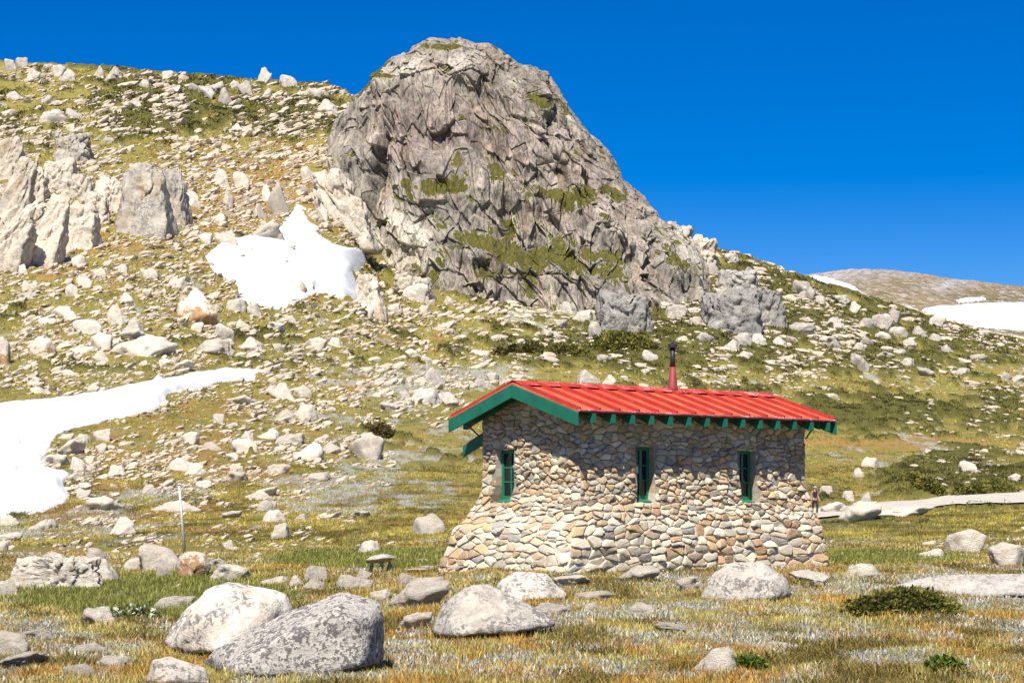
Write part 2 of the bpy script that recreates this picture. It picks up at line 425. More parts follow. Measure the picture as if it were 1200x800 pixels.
# ------------------------------------------------------------------ rocks
def granite(name, base_stain=False, patch_lo=.40, pale=(.50, .46, .40), mid=(.36, .32, .27), dark=(.13, .12, .12), ochre=(.40, .24, .12), lichen=.35, och=.25, sc=1., world=False, bump=.05):
    t = NT(name)
    P = t.n('ShaderNodeNewGeometry').outputs['Position'] if world else t.coord('Object')
    oi = t.n('ShaderNodeObjectInfo').outputs['Random']
    if not world:
        ad = t.n('ShaderNodeVectorMath', operation='ADD'); t.L.new(P, ad.inputs[0])
        cb = t.n('ShaderNodeCombineXYZ'); t.L.new(t.math('MULTIPLY', oi, 40.), cb.inputs[0]); t.L.new(t.math('MULTIPLY', oi, 23.), cb.inputs[2]); t.L.new(cb.outputs[0], ad.inputs[1]); P = ad.outputs[0]
    big = t.noise(P, 1.6 * sc, 5, .65); mid_n = t.noise(P, 6 * sc, 5, .7); fine = t.noise(P, 19 * sc, 3, .75)
    col = t.ramp(mid_n, [(.34, mid), (.5, pale), (.64, tuple(min(.70, c * 1.22) for c in pale))])
    col = t.mix(t.ramp(big, [(.5, 0), (.68, och)]), col, ochre)
    lic = t.math('ADD', t.math('MULTIPLY', mid_n, .45), t.math('MULTIPLY', fine, .55))
    patch = t.noise(P, 2.6 * sc, 4, .6, .4)
    k = t.math('MULTIPLY', t.ramp(lic, [(.485, 0), (.53, 1)]), t.ramp(patch, [(patch_lo, 0), (patch_lo + .15, 1)]))
    col = t.mix(t.math('MULTIPLY', k, lichen), col, dark)
    col = t.mix(t.math('MULTIPLY', t.ramp(fine, [(.42, 1), (.6, 0)]), .22), col, mid)
    if base_stain:
        sx = t.n('ShaderNodeSeparateXYZ'); t.L.new(t.coord('Object'), sx.inputs[0])
        col = t.mix(t.ramp(t.math('ADD', sx.outputs[2], t.math('ADD', t.math('MULTIPLY', t.math('SUBTRACT', big, .5), 2.2), t.math('MULTIPLY', t.math('SUBTRACT', mid_n, .5), 1.6))), [(.22, .9), (.36, 0)]), col, t.mix(mid_n, (.20, .10, .04), (.46, .27, .13)))
    if not world:
        hv = t.n('ShaderNodeHueSaturation'); t.L.new(col, hv.inputs['Color']); t.L.new(t.math('ADD', t.math('MULTIPLY', oi, .34), .8), hv.inputs['Value'])
        col = hv.outputs[0]
    t.bump(t.math('ADD', mid_n, t.math('MULTIPLY', fine, .6)), .8, bump)
    return t.done(col, .95)

M_rock = granite('pale_granite', pale=(.60, .54, .45), mid=(.42, .36, .29), sc=1.6, lichen=.5, och=.35)
M_rock_far = granite('weathered_granite', pale=(.52, .47, .41), mid=(.33, .29, .25), sc=1.5, lichen=.7, och=.25, dark=(.11, .10, .10))
M_rock_stain = granite('stained_granite', True, pale=(.60, .54, .45), mid=(.42, .36, .29), sc=1.6, lichen=.4, och=.3)
M_hero_pale = granite('foreground_granite', pale=(.58, .53, .45), mid=(.38, .34, .30), sc=1.1, lichen=.85, och=.25, dark=(.12, .11, .115), bump=.03)
M_slab = granite('grey_slab_granite', pale=(.40, .37, .33), mid=(.27, .25, .23), sc=1.2, lichen=.7, och=.2, dark=(.13, .12, .115), bump=.03)
M_hero_dark = granite('lichened_granite', pale=(.60, .56, .49), mid=(.36, .33, .31), sc=1.5, lichen=1., patch_lo=.30, och=.1, dark=(.15, .13, .13), bump=.03)
M_scree = granite('scree_granite', pale=(.58, .50, .40), mid=(.38, .30, .22), dark=(.15, .12, .1), ochre=(.42, .27, .14), sc=.9, lichen=.3, och=.55, world=True, bump=.05)

def ico(n):
    bm = bmesh.new(); bmesh.ops.create_icosphere(bm, subdivisions=n, radius=1)
    v = np.array([x.co[:] for x in bm.verts]); f = np.array([[q.index for q in p.verts] for p in bm.faces]); bm.free()
    return v, f
ICO = {k: ico(k) for k in (1, 2, 3, 4, 5)}

def plane_radius(dirs, N, D, p):
    """rounded convex polyhedron: smooth minimum over the planes"""
    q = np.maximum(dirs @ N.T, 0) / D[None, :]
    return np.max(q, axis=1) ** -1 * np.sum((q / np.max(q, axis=1)[:, None]) ** p, axis=1) ** (-1. / p)

def rock_verts(n, r, flat=1., nplanes=13, p=16, rough=.07, zr=(-1.3, 1.)):
    v, f = ICO[n]
    N = r.normal(size=(nplanes, 3)); N /= np.linalg.norm(N, axis=1)[:, None]
    D = r.uniform(.62, 1., nplanes)
    rad = plane_radius(v, N, D, p); rad = np.minimum(rad, 1.6)
    q = v * rad[:, None]
    s = r.integers(0, 9999)
    b, e = blocks3(q * 2.2 + 5, s)
    q = q * (1 + rough * (b * .6 + (fbm3(q * 3 + 3, s + 9, 4) - .5) * 2.2))[:, None]
    lo = q.min(0); hi = q.max(0)
    q = (q - lo) / (hi - lo)
    q[:, 0] -= .5; q[:, 1] -= .5; q[:, 2] = zr[0] + np.clip(q[:, 2], 0, 1) ** .7 * (zr[1] - zr[0])
    return q, f
rr = np.random.default_rng(3)
PROTO_ROUND = []; PROTO_FLAT = []; PROTO_BLOCK = []
for k in range(9):
    q, f = rock_verts(4, rr, nplanes=13, p=14, rough=.09); PROTO_ROUND.append(mesh_np('boulder_shape', q, f, smooth_shade=True))
    q, f = rock_verts(4, rr, nplanes=10, p=34, rough=.12); PROTO_BLOCK.append(mesh_np('block_shape', q, f, smooth_shade=True))
    q, f = rock_verts(4, rr, nplanes=9, p=30, rough=.12); PROTO_FLAT.append(mesh_np('slab_shape', q, f, smooth_shade=True))
for m in PROTO_ROUND + PROTO_BLOCK + PROTO_FLAT: m.materials.append(M_rock)
def far_copy(ms):
    out = []
    for m in ms:
        c = m.copy(); c.materials.clear(); c.materials.append(M_rock_far); out.append(c)
    return out
FAR_ROUND, FAR_BLOCK, FAR_FLAT = far_copy(PROTO_ROUND), far_copy(PROTO_BLOCK), far_copy(PROTO_FLAT)

# every rock: photo column, row of its foot, width, height (photo pixels); each list is one place
ROCKS = {
 'sky_l': ('along the left skyline', 'S', -.0, [(13,82,13,13),(25,80,15,12),(3,87,8,9),(38,79,10,9),(56,79,11,9),(39,90,15,12),(68,86,17,13),(79,91,18,14),(116,91,13,13),(135,92,16,13),(129,98,16,7),(173,90,13,8),(198,92,14,9),(215,94,16,7)]),
 'up_a': ('on the upper left slope', 'F', -.05, [(18,117,20,11),(54,122,16,10),(65,124,11,8),(74,120,9,8),(7,137,14,7),(29,121,10,5),(65,144,37,18),(87,135,18,14),(4,154,9,11),(33,164,15,8),(63,204,18,9)]),
 'up_b': ('high on the slope below the skyline', 'F', -.05, [(170,105,14,9),(148,104,17,6),(170,118,12,8),(149,124,13,7),(160,129,14,9),(207,119,11,7),(202,128,12,7),(228,111,15,9),(207,111,15,5),(178,133,8,6),(126,168,20,8),(160,156,8,5),(231,156,11,6),(191,185,13,6),(107,197,12,8)]),
 'crest': ('in the skyline rock pile left of the tor', 'S', 0., [(243,115,18,13),(251,107,22,11),(264,121,18,18),(288,109,17,14),(309,98,15,17),(323,98,11,10),(338,102,19,14),(273,100,15,9),(300,105,11,9),(311,116,15,11),(324,113,14,8),(295,118,14,8),(340,109,10,8),(369,112,14,10),(383,112,10,8),(355,110,14,9)]),
 'gully': ('on the grassy slope left of the tor', 'N', -.15, [(383,136,27,19),(278,158,13,11),(272,165,10,7),(285,160,7,8),(332,152,17,5),(258,217,21,21),(283,217,20,20),(308,192,10,8)]),
 'scree_t': ('in the scree above the upper snow patch', 'N', -.35, [(328,250,24,36),(314,238,14,21),(268,240,12,22),(305,256,15,17),(360,208,13,17),(380,255,12,15),(368,255,17,9),(356,224,13,11),(225,240,20,19),(208,257,17,30),(311,277,50,18),(241,285,18,13),(264,286,28,15)]),
 'in_snow': ('poking through the upper snow patch', 'N', -.25, [(281,301,16,9),(292,294,8,6),(339,293,8,5),(333,308,8,5),(346,339,27,19)]),
 'big_l': ('left of the upper snow patch', 'N', -.1, [(256,262,19,13),(234,376,49,41),(249,378,16,13),(208,336,23,13),(222,341,22,9),(175,325,22,12),(143,323,15,14),(231,386,15,11),(262,399,25,17)]),
 'toe': ('along the foot of the upper snow patch', 'N', -.1, [(277,366,23,15),(295,369,22,14),(285,386,21,14),(341,379,23,11),(323,406,23,8),(322,391,25,9),(371,408,25,15),(393,406,18,11),(299,421,14,10),(294,411,29,18),(428,368,23,18),(214,430,25,11),(245,415,57,13)]),
 'mid_l': ('on the left slope between the snow patches', 'N', -.25, [(138,381,25,24),(150,357,21,15),(155,390,30,21),(105,394,34,19),(120,407,25,20),(51,416,31,22),(6,428,17,32),(172,417,68,24),(159,399,31,14),(119,420,18,12),(95,413,31,10)]),
 'low_l': ('scattered below the left crags', 'N', -.25, [(56,379,19,10),(74,367,21,13),(84,372,17,12),(80,440,28,7),(48,460,28,9),(33,342,17,13),(28,323,13,12),(16,355,14,8),(34,349,27,8),(100,337,19,14),(117,328,18,12),(85,349,15,14),(93,313,15,14),(40,447,21,8)]),
 'tor_foot': ('along the foot of the tor', 'F', 0., [(446,367,16,15),(461,366,16,10),(497,366,14,10),(525,356,14,9),(486,350,34,20),(563,350,24,16),(605,351,15,12),(558,369,10,7),(580,367,14,6),(563,374,12,6),(549,364,12,7)]),
 'mid_c': ('on the open slope below the tor', 'N', -.15, [(521,385,18,7),(521,392,25,8),(536,398,14,8),(532,409,13,8),(482,414,23,9),(562,416,23,9),(499,424,15,9),(497,401,10,7),(479,390,12,6),(558,429,18,7),(457,442,14,8),(452,431,14,8),(462,430,15,6)]),
 'roof_l': ('on the slope behind the roof gable', 'F', -.05, [(578,442,14,9),(593,446,15,7),(610,446,18,7),(560,453,17,11),(574,455,16,10),(474,468,14,11),(457,480,23,11),(412,470,13,8),(508,452,27,20),(500,474,32,20),(526,474,28,16)]),
 'slope_a': ('in the stony band right of the lower snow', 'N', -.25, [(331,470,27,20),(355,466,22,14),(284,472,33,12),(360,490,25,18),(333,494,27,14),(255,493,15,11),(371,493,14,8),(316,462,18,9),(300,478,20,8)]),
 'slope_b': ('on the ochre slope right of the lower snow', 'N', -.3, [(225,518,23,14),(288,513,19,10),(315,513,28,10),(338,518,40,11),(248,525,24,9),(288,529,29,18),(274,538,15,10),(215,550,33,18),(228,554,25,14),(196,571,20,9),(174,576,19,10),(173,566,11,9)]),
 'slope_c': ('on the grass slope left of the hut gable', 'N', -.25, [(362,537,37,19),(390,530,26,14),(432,536,40,29),(276,561,28,11),(280,551,18,9),(326,554,29,12),(369,562,35,9),(239,570,19,9),(311,580,30,10),(413,470,15,7),(305,584,31,10)]),
 'snow_edge': ('beside the lower snow patch', 'N', -.3, [(137,556,22,15),(120,514,23,13),(119,528,15,11),(90,548,23,16),(106,542,16,9),(98,582,20,11),(101,571,15,9),(62,543,37,14),(82,530,34,16),(96,517,21,10),(11,616,25,13)]),
 'apron': ('on the grass below the lower snow patch', 'N', -.2, [(144,626,30,21),(124,597,40,17),(208,599,57,13),(47,619,36,11),(13,633,25,10),(59,631,10,10),(4,644,11,12),(62,653,27,8)]),
 'near_l': ('on the grass beyond the green hollow', 'N', -.1, [(329,630,20,18),(322,611,27,14),(352,609,17,9),(270,606,27,9),(311,597,28,12),(387,605,19,5),(420,604,27,6),(268,641,14,11),(504,624,38,23),(429,650,38,15)]),
 'r_crest': ('high on the right ridge', 'F', .2, [(857,310,23,11),(887,328,10,9),(942,349,27,19),(923,354,13,8),(939,353,15,9),(960,358,14,9),(987,359,22,10),(1001,369,14,13),(1048,377,16,13),(1097,386,19,13),(968,376,9,8)]),
 'r_mid': ('on the right slope below the ridge', 'F', .15, [(1078,396,22,14),(1097,404,16,9),(1032,388,26,18),(1052,397,21,13),(1033,398,22,8),(1066,405,17,12),(1013,386,27,11),(979,389,22,14),(1014,406,17,10),(985,399,11,8),(1006,412,17,8),(1007,432,24,18),(972,409,27,11)]),
 'r_low': ('low on the right slope above the roof', 'F', .05, [(1051,416,22,6),(1037,421,22,6),(1060,430,25,9),(1086,438,25,10),(1104,436,13,7),(1111,414,14,9),(1130,430,17,7),(1128,440,16,8),(1178,446,16,8),(1193,450,15,9),(1146,426,17,8)]),
 'saddle': ('around the grey crags above the flue', 'F', .05, [(792,372,25,15),(940,397,27,13),(872,405,17,15),(888,404,21,13),(911,403,23,13),(818,383,21,10),(827,405,19,10),(856,413,21,12),(873,420,20,9),(790,372,16,12),(763,360,30,9)]),
 'tor_toe': ('in the blocks under the right of the tor', 'F', .1, [(797,332,19,11),(800,343,23,13),(820,338,20,13),(809,355,19,12),(825,358,16,13),(857,334,16,16),(835,322,20,14),(780,340,18,14),(768,322,20,14),(845,347,18,13)]),
 'tor_grass': ('on the green shelf under the tor', 'F', 0., [(686,337,17,10),(680,357,27,23),(715,350,18,11),(683,374,23,13),(664,366,17,14),(697,397,15,17),(664,307,18,16),(690,326,11,10),(645,317,12,9),(634,337,17,15),(641,394,19,9),(657,385,15,11)]),
 'roof_b': ('between the hut roof and the grey crags', 'F', 0., [(762,424,18,14),(708,423,17,9),(746,410,8,11),(767,408,15,8),(690,450,30,17),(714,450,18,12),(645,420,11,6),(821,400,20,9)]),
 'flat_r': ('on the heath right of the hut', 'N', 0., [(1019,547,21,12),(1006,558,14,11),(1134,563,21,13),(1189,571,15,10),(1093,533,17,7),(968,582,16,14),(1152,590,9,6)]),
 'path_e': ('at the edge of the gravel path', 'N', 0., [(980,600,36,13),(994,587,13,12),(1015,587,14,12),(1008,613,46,22)]),
 'green_l': ('around the green hollow left of the hut', 'H', 0., [(416,691,42,14),(322,685,32,9),(370,679,26,16),(348,687,19,12),(367,692,28,15),(268,681,50,19),(256,665,26,11),(426,679,19,12),(479,684,25,12),(446,705,25,10)]),
 'row_l': ('in the boulder row beside the marker pole', 'H', 0., [(186,668,48,27),(192,675,18,14),(204,690,13,6),(157,667,21,13),(117,657,37,14),(119,683,42,28)]),
 'fore_l': ('in the lower left foreground', 'H', -.05, [(118,738,38,19),(9,701,24,18),(14,770,50,26),(44,754,44,12),(24,782,56,15),(200,718,56,13),(98,794,44,17),(128,784,48,13),(108,773,52,9)]),
 'fore_c': ('on the grass in front of the hut', 'H', 0., [(492,712,66,30),(486,740,42,18),(704,703,60,9),(647,720,40,13),(694,718,23,11),(750,723,36,14),(787,741,42,11),(749,678,44,17),(668,686,44,13),(810,693,36,14),(905,765,60,10)]),
 'fore_r': ('in the right foreground', 'H', 0., [(948,681,46,12),(1018,674,56,13),(1180,662,44,25),(1131,647,46,26),(1093,653,28,10),(835,785,62,26),(815,666,52,13),(1055,604,70,11)]),
}
ORD = ['first', 'second', 'third', 'fourth', 'fifth', 'sixth', 'seventh', 'eighth', 'ninth', 'tenth', 'eleventh', 'twelfth', 'thirteenth', 'fourteenth', 'fifteenth', 'sixteenth']
HEROES = []     # labels of hand-built boulders are set where they are built
allr = sorted([(w * h, k, q) for k, (ph, kd, roll, L) in ROCKS.items() for q, (x, y, w, h) in enumerate(L)], reverse=True)
KEEP = {(k, q) for a, k, q in allr[:284]}
SMALL = []      # rocks beyond the individual limit go into the scree
EXTRA_SCREE = []
nr = 0
for key, (phrase, kd, roll, L) in ROCKS.items():
    pr = {'S': (FAR_ROUND, FAR_BLOCK, FAR_FLAT), 'F': (FAR_ROUND, FAR_BLOCK, FAR_FLAT), 'N': (PROTO_ROUND, PROTO_BLOCK, PROTO_FLAT), 'H': (PROTO_ROUND, PROTO_BLOCK, PROTO_FLAT)}[kd]
    kept = [(q, r) for q, r in enumerate(L) if (key, q) in KEEP]
    order = {q: n for n, (q, r) in enumerate(sorted(kept, key=lambda a: a[1][0]))}
    for q, (x, y, w, h) in enumerate(L):
        wx, d = ray(x, y + (1 if kd != 'S' else 2))
        wx, d = wx[0], d[0]
        W = w * d / F; Hh = h * d / F
        dep = min(max(W * .85, Hh * .8), W * 1.3)
        if (key, q) not in KEEP:
            EXTRA_SCREE.append((wx, d, W)); continue
        asp = h / w
        protos = pr[2] if asp < .5 else (pr[0] if rr.random() < .5 else pr[1])
        me = protos[int(rr.integers(len(protos)))]
        if (x, y) in ((234, 376), (51, 416), (6, 428), (285, 386), (346, 339)): me = me.copy(); me.materials.clear(); me.materials.append(M_rock_stain)
        if kd == 'S': W *= 1.08; Hh *= 1.08
        nm = 'flat_rock' if asp < .42 else 'boulder'
        dc = d + dep * .35
        o = link(nm, me)
        zz = gz((x - CX) / F * dc, dc)[0]; zf = gz(wx, d)[0]
        # slope rises behind the foot: keep the visible height from foot to top equal to the photo's
        top = zf + Hh * 1.02
        o.location = ((x - CX) / F * dc, dc, zf + (.03 if kd == 'H' else 0))
        fl = 1 if rr.random() < .5 else -1
        o.scale = (W * 1.06 * fl, dep * 1.1, max(Hh * 1.05, .1))
        o.rotation_euler = (rr.uniform(-.12, .12), roll * (1 if asp < .7 else .4) + rr.uniform(-.1, .1), rr.uniform(-.25, .25))
        shape = 'flat' if asp < .42 else ('tall' if asp > 1.15 else ('rounded' if protos is pr[0] else 'angular'))
        tone = 'grey' if kd in 'SF' else 'pale'
        n = order[q]; tot = len(kept)
        pos = 'leftmost' if n == 0 else ('rightmost' if n == tot - 1 else ORD[n] + ' from left')
        tag(o, f"{shape} {tone} granite rock, {pos} {phrase}", 'boulder' if nm == 'boulder' else 'rock', 'granite rocks ' + phrase)
        nr += 1

# hand-shaped foreground boulders: convex outline in photo pixels -> planes with their own tilt, so the rock closes in front and behind
def hero(name, poly, foot, mat, label, depth=.8, tilt=.5, seed=1, p=22, rough=.05, n=5, front=None, sink=.12, cat='boulder'):
    wx, d = ray(np.mean([q[0] for q in poly]), foot); d = d[0]
    s = d / F
    P2 = np.array([((x - CX) * s, (foot - y) * s) for x, y in poly])
    c = P2.mean(0); cx, cz = c
    A = P2 - c
    if np.sum(A[:, 0] * np.roll(A[:, 1], -1) - A[:, 1] * np.roll(A[:, 0], -1)) < 0: A = A[::-1]
    Wd = A[:, 0].max() - A[:, 0].min()
    B = np.roll(A, -1, 0); E = B - A
    n2 = np.stack([E[:, 1], -E[:, 0]], 1); n2 /= np.linalg.norm(n2, axis=1)[:, None]
    off = np.sum(n2 * A, 1)
    N = []; D = []
    r = np.random.default_rng(seed)
    for k in range(len(n2)):
        for sg in (-1, 1):
            a = tilt * r.uniform(.7, 1.3) * (1 if n2[k, 1] > -.5 else .2)
            N.append((n2[k, 0] * math.cos(a), sg * math.sin(a), n2[k, 1] * math.cos(a))); D.append(max(off[k], .03) * math.cos(a))
    for sg in (-1, 1):
        N.append((r.uniform(-.2, .2), sg, .25 if sg < 0 else .2)); D.append(depth * Wd / 2)
    if front:
        for nx, ny, nz, dd in front: N.append((nx, ny, nz)); D.append(dd * Wd)
    for _ in range(5):
        u_ = np.array([r.uniform(-1, 1), r.uniform(-1.2, -.2), r.uniform(-.1, 1)]); u_ /= np.linalg.norm(u_)
        N.append(tuple(u_)); D.append(r.uniform(.78, .97) * max(A @ np.array([u_[0], u_[2]])) + abs(u_[1]) * depth * Wd * .22)
    p = p * 1.8
    N = np.array(N); N /= np.linalg.norm(N, axis=1)[:, None]; D = np.array(D)
    v, f = ICO[n]
    q = v * plane_radius(v, N, D, p)[:, None]
    sc = 1. / Wd
    b1, e1 = blocks3(q * sc * 4 + 7, seed * 7)
    q = q * (1 + rough * (b1 * .7 + (fbm3(q * sc * 5, seed, 5) - .5) * 2.4) + .012 * (fbm3(q * sc * 26, seed + 3, 3) - .5) * 2)[:, None]
    q[:, 2] += cz; q[:, 0] += cx
    yc = depth * Wd / 2 * .75
    ox = (np.mean([qq[0] for qq in poly]) - CX) * s
    zf = gz(ox, d)[0]
    q[:, 0] -= ox
    q[:, 2] = np.where(q[:, 2] < 0, q[:, 2] - sink, q[:, 2])
    o = link(name, mesh_np(name, q, f, smooth_shade=True), mat, None, (ox, d + yc, zf))
    tag(o, label, cat, None)
    return o
M_crack = None
hero('boulder', [(225,778),(242,748),(330,715),(385,686),(442,704),(447,716),(446,776),(400,790),(260,792)], 788, M_hero_dark, 'big dark lichen speckled boulder at front left, with steep right edge', .62, .35, 3, 40, .03)
hero('boulder', [(184,758),(200,722),(240,690),(262,683),(330,697),(340,720),(330,750),(300,770),(215,770)], 770, M_hero_pale, 'pale peaked boulder partly hidden behind the big dark speckled boulder', .8, .4, 8, 24)
hero('boulder', [(165,795),(174,768),(196,764),(236,778),(246,798)], 800, M_hero_pale, 'small grey boulder at the lower left foot of the big speckled boulder', .8, .45, 5, 22)
hero('boulder', [(503,742),(520,705),(548,683),(572,683),(612,703),(650,725),(653,734),(610,742),(530,748)], 748, M_hero_pale, 'white speckled foreground boulder with pointed left top, in front of hut', .75, .45, 12, 22)
hero('boulder', [(572,704),(585,680),(605,670),(640,672),(668,698),(660,704),(610,708)], 706, M_hero_pale, 'pale wedge boulder between the hut wall and white speckled boulder', .8, .45, 15, 20)
hero('boulder', [(822,702),(836,672),(858,656),(900,656),(925,675),(933,698),(900,706),(850,708)], 706, M_hero_pale, 'big rounded pale boulder in front of the right end of the hut', .85, .55, 17, 15)
hero('flat_rock', [(1036,690),(1062,674),(1120,668),(1215,667),(1290,672),(1300,696),(1100,698)], 697, M_slab, 'long flat grey slab at right edge behind the dark green shrub', .35, .5, 21, 18, cat='rock')
o = hero('boulder', [(203,672),(208,650),(222,644),(238,648),(246,664),(242,678),(215,678)], 678, M_rock_stain, 'white boulder with split rusty brown face under the marker pole', .9, .5, 25, 16)
# low jointed outcrop at the far left
def outcrop(name, x0, x1, ytop, ybot, n, label, mat, lean=0., foot=None, tall=1.0, seed=1, depth=.7, sub=5, jag=.3, cat='rock outcrop', rows=1, group=None):
    """a jointed crag: one blocky body split by vertical joints, its top broken at uneven heights"""
    r = np.random.default_rng(seed)
    wx, d = ray((x0 + x1) / 2, ybot); d = d[0]; s = d / F
    W = (x1 - x0) * s * 1.16; Hh = (ybot - ytop) * s * .88; dp = W * depth
    v, f = ICO[sub]
    v = v * np.array([1, 1, 1.]); 
    N = [(1, -.15, .12), (-1, -.15, .12), (r.uniform(-.12, .12), -1, .16), (.1, 1, .3), (r.uniform(-.2, .2), -.25, 1), (0, 0, -1), (r.uniform(.5, 1), -1, .2), (-r.uniform(.5, 1), -1, .2), (r.uniform(.4, .9), r.uniform(-.6, 0), 1), (-r.uniform(.4, .9), r.uniform(-.6, 0), 1)]
    D = [W * .5, W * .5, dp * .5, dp * .5, Hh * .58, Hh * .5 + dp * .8, (W + dp) * .36, (W + dp) * .36, max(W * .62, Hh * .55), max(W * .62, Hh * .55)]
    N = np.array(N); N /= np.linalg.norm(N, axis=1)[:, None]
    vv = v * np.array([W, dp, Hh * 1.1]); vv /= np.linalg.norm(vv, axis=1)[:, None]
    q = vv * plane_radius(vv, N, np.array(D), 26)[:, None]
    cw = W / n
    w2 = q.copy(); w2[:, 0] -= lean * q[:, 2]; w2 += (fbm3(q / cw, seed, 2) - .5)[:, None] * cw * .5
    b1, e1 = blocks3(w2 / np.array([cw, cw * 1.2, max(Hh * .8, cw * 1.5)]) + seed, seed * 3, .8)
    b2, e2 = blocks3(w2 / np.array([cw * .42, cw * .5, max(Hh * .55, cw * .9)]) + seed, seed * 3 + 1, .6)
    bt, et = blocks3(np.stack([w2[:, 0] / cw, w2[:, 1] / cw / 1.3, 0 * w2[:, 0] + .5 + seed], 1) + seed, seed * 3 + 2, .25)
    out = vv.copy(); out[:, 2] = 0; out /= np.linalg.norm(out, axis=1)[:, None] + .25
    g1 = facet3(w2 / np.array([cw * .9, cw * .9, max(Hh * .5, cw)]) + seed, seed * 5) - .5; g2 = facet3(w2 / np.array([cw * .4, cw * .4, max(Hh * .22, cw * .5)]) + seed, seed * 5 + 1) - .5
    g3 = facet3(w2 / np.array([cw * .18, cw * .18, cw * .3]) + seed, seed * 5 + 2) - .5
    amt = cw * (.16 * b1 + .06 * b2 + .55 * g1 + .30 * g2 + .14 * g3) - cw * (.34 * np.exp(-(e1 / .10) ** 2) + .20 * np.exp(-(e2 / .10) ** 2))
    q[:, :2] += out[:, :2] * amt[:, None]
    topm = smooth(-.05, .35, q[:, 2] / Hh)
    q[:, 2] += topm * Hh * (jag * .20 * bt) + topm * cw * (.7 * g1 + .4 * g2 + .2 * g3)
    q[:, 0] += lean * q[:, 2]
    q[:, 2] += Hh * .5
    ox = ((x0 + x1) / 2 - CX) * s
    o = link(name, mesh_np(name, q, f, smooth_shade=True), mat, None, (ox, d + dp * .28, gz(ox, d)[0]))
    tag(o, label, cat, group)
    return o
M_crag = granite('crag_granite', pale=(.52, .47, .40), mid=(.33, .30, .26), dark=(.13, .12, .12), ochre=(.44, .30, .16), sc=.14, lichen=.75, och=.7, bump=.25)
M_crag_pale = granite('pale_crag', pale=(.60, .53, .43), mid=(.40, .34, .27), dark=(.16, .14, .13), ochre=(.46, .34, .22), sc=.15, lichen=.5, och=.75, bump=.25)
M_crag_grey = granite('grey_crag', pale=(.38, .36, .33), mid=(.25, .23, .22), dark=(.11, .10, .10), ochre=(.32, .28, .18), sc=.16, lichen=.85, och=.4, bump=.25)
outcrop('rock_outcrop', 22, 108, 656, 694, 5, 'low jointed white outcrop above the silver strip at lower left', M_rock, 0, seed=4, depth=.25, jag=.2)
outcrop('rock_outcrop', -8, 26, 162, 212, 4, 'pale crag on the left edge, topmost of the left crags', M_crag_pale, .1, seed=6, depth=.5)
outcrop('rock_outcrop', 8, 36, 180, 262, 4, 'tall pale leaning crag columns near the left edge', M_crag_pale, .28, seed=7, depth=.7, jag=.2, rows=2)
outcrop('rock_outcrop', 30, 52, 198, 236, 3, 'small ribbed crag right of the tall leaning columns', M_crag_pale, .1, seed=8, depth=.7)
outcrop('rock_outcrop', -16, 32, 240, 318, 4, 'broad smooth pale crag slab low on the left edge', M_crag_pale, .35, seed=19, depth=.5, jag=.25, rows=2)
outcrop('rock_outcrop', 20, 52, 234, 282, 3, 'buff angular crag beside the broad smooth slab', M_crag_pale, .25, seed=10, depth=.6)
outcrop('rock_outcrop', 44, 74, 226, 312, 4, 'slender fluted crag leaning right, between two wider crags', M_crag_pale, .3, seed=11, depth=.6, rows=2)
outcrop('rock_outcrop', 74, 110, 236, 290, 4, 'fluted pale crag with dark vertical cracks below the split block', M_crag_pale, .12, seed=12, depth=.6, jag=.15)
outcrop('rock_outcrop', 82, 106, 205, 235, 3, 'small square crag above the fluted pale crag', M_crag_pale, 0, seed=13, depth=.7)
outcrop('rock_outcrop', 113, 142, 205, 247, 3, 'split pale crag just left of the big orange faced crag', M_crag_pale, .03, seed=14, depth=.7, jag=.15)
outcrop('rock_outcrop', 143, 192, 190, 276, 4, 'big square crag with orange stained face on the left slope', M_crag, .02, seed=15, depth=.6, jag=.12, rows=1)
outcrop('rock_outcrop', 188, 216, 198, 262, 3, 'broken grey crag attached right of the orange faced crag', M_crag, .03, seed=16, depth=.7, jag=.3)
outcrop('rock_outcrop', 66, 100, 160, 190, 4, 'grey broken crag high on the left slope among shrubs', M_crag, .0, seed=17, depth=.6, jag=.4)
outcrop('rock_outcrop', 372, 414, 200, 254, 3, 'pale rock ramp leaning on the left foot of the tor', M_crag_pale, -.25, seed=31, depth=.7, jag=.3)
outcrop('rock_outcrop', 396, 428, 228, 272, 3, 'small pale block between the rock ramp and the tor cliff', M_crag_pale, -.2, seed=32, depth=.7, jag=.3)
outcrop('rock_outcrop', 418, 444, 318, 362, 3, 'pale cracked crag at the right tip of the upper snow patch', M_crag_pale, -.1, seed=33, depth=.7, jag=.3)
outcrop('rock_outcrop', 464, 502, 322, 348, 3, 'buff pink rock at the very foot of the tor', M_crag_pale, 0, seed=34, depth=.7, jag=.3)
outcrop('rock_outcrop', -14, 22, 214, 258, 3, 'pale crag on the left edge, between topmost and broad slab', M_crag_pale, .15, seed=35, depth=.6, jag=.25)
outcrop('rock_outcrop', 32, 58, 252, 304, 3, 'narrow pale crag wedged left of the slender fluted crag', M_crag_pale, .2, seed=36, depth=.6, jag=.25)
outcrop('rock_outcrop', 100, 124, 226, 264, 3, 'low pale crag filling the gap below the split crag', M_crag_pale, .05, seed=37, depth=.7, jag=.3)
outcrop('rock_outcrop', 50, 84, 186, 222, 4, 'broken pale ledge above the square crag at far left', M_crag_pale, .1, seed=38, depth=.6, jag=.35)
outcrop('rock_outcrop', 766, 806, 264, 306, 4, 'pale broken crag where the tor meets the right ridge', M_crag, .2, seed=41, depth=.7, jag=.35)
outcrop('rock_outcrop', 800, 838, 284, 318, 4, 'pale jumbled crag on the ridge just right of the tor', M_crag_pale, .15, seed=42, depth=.7, jag=.4)
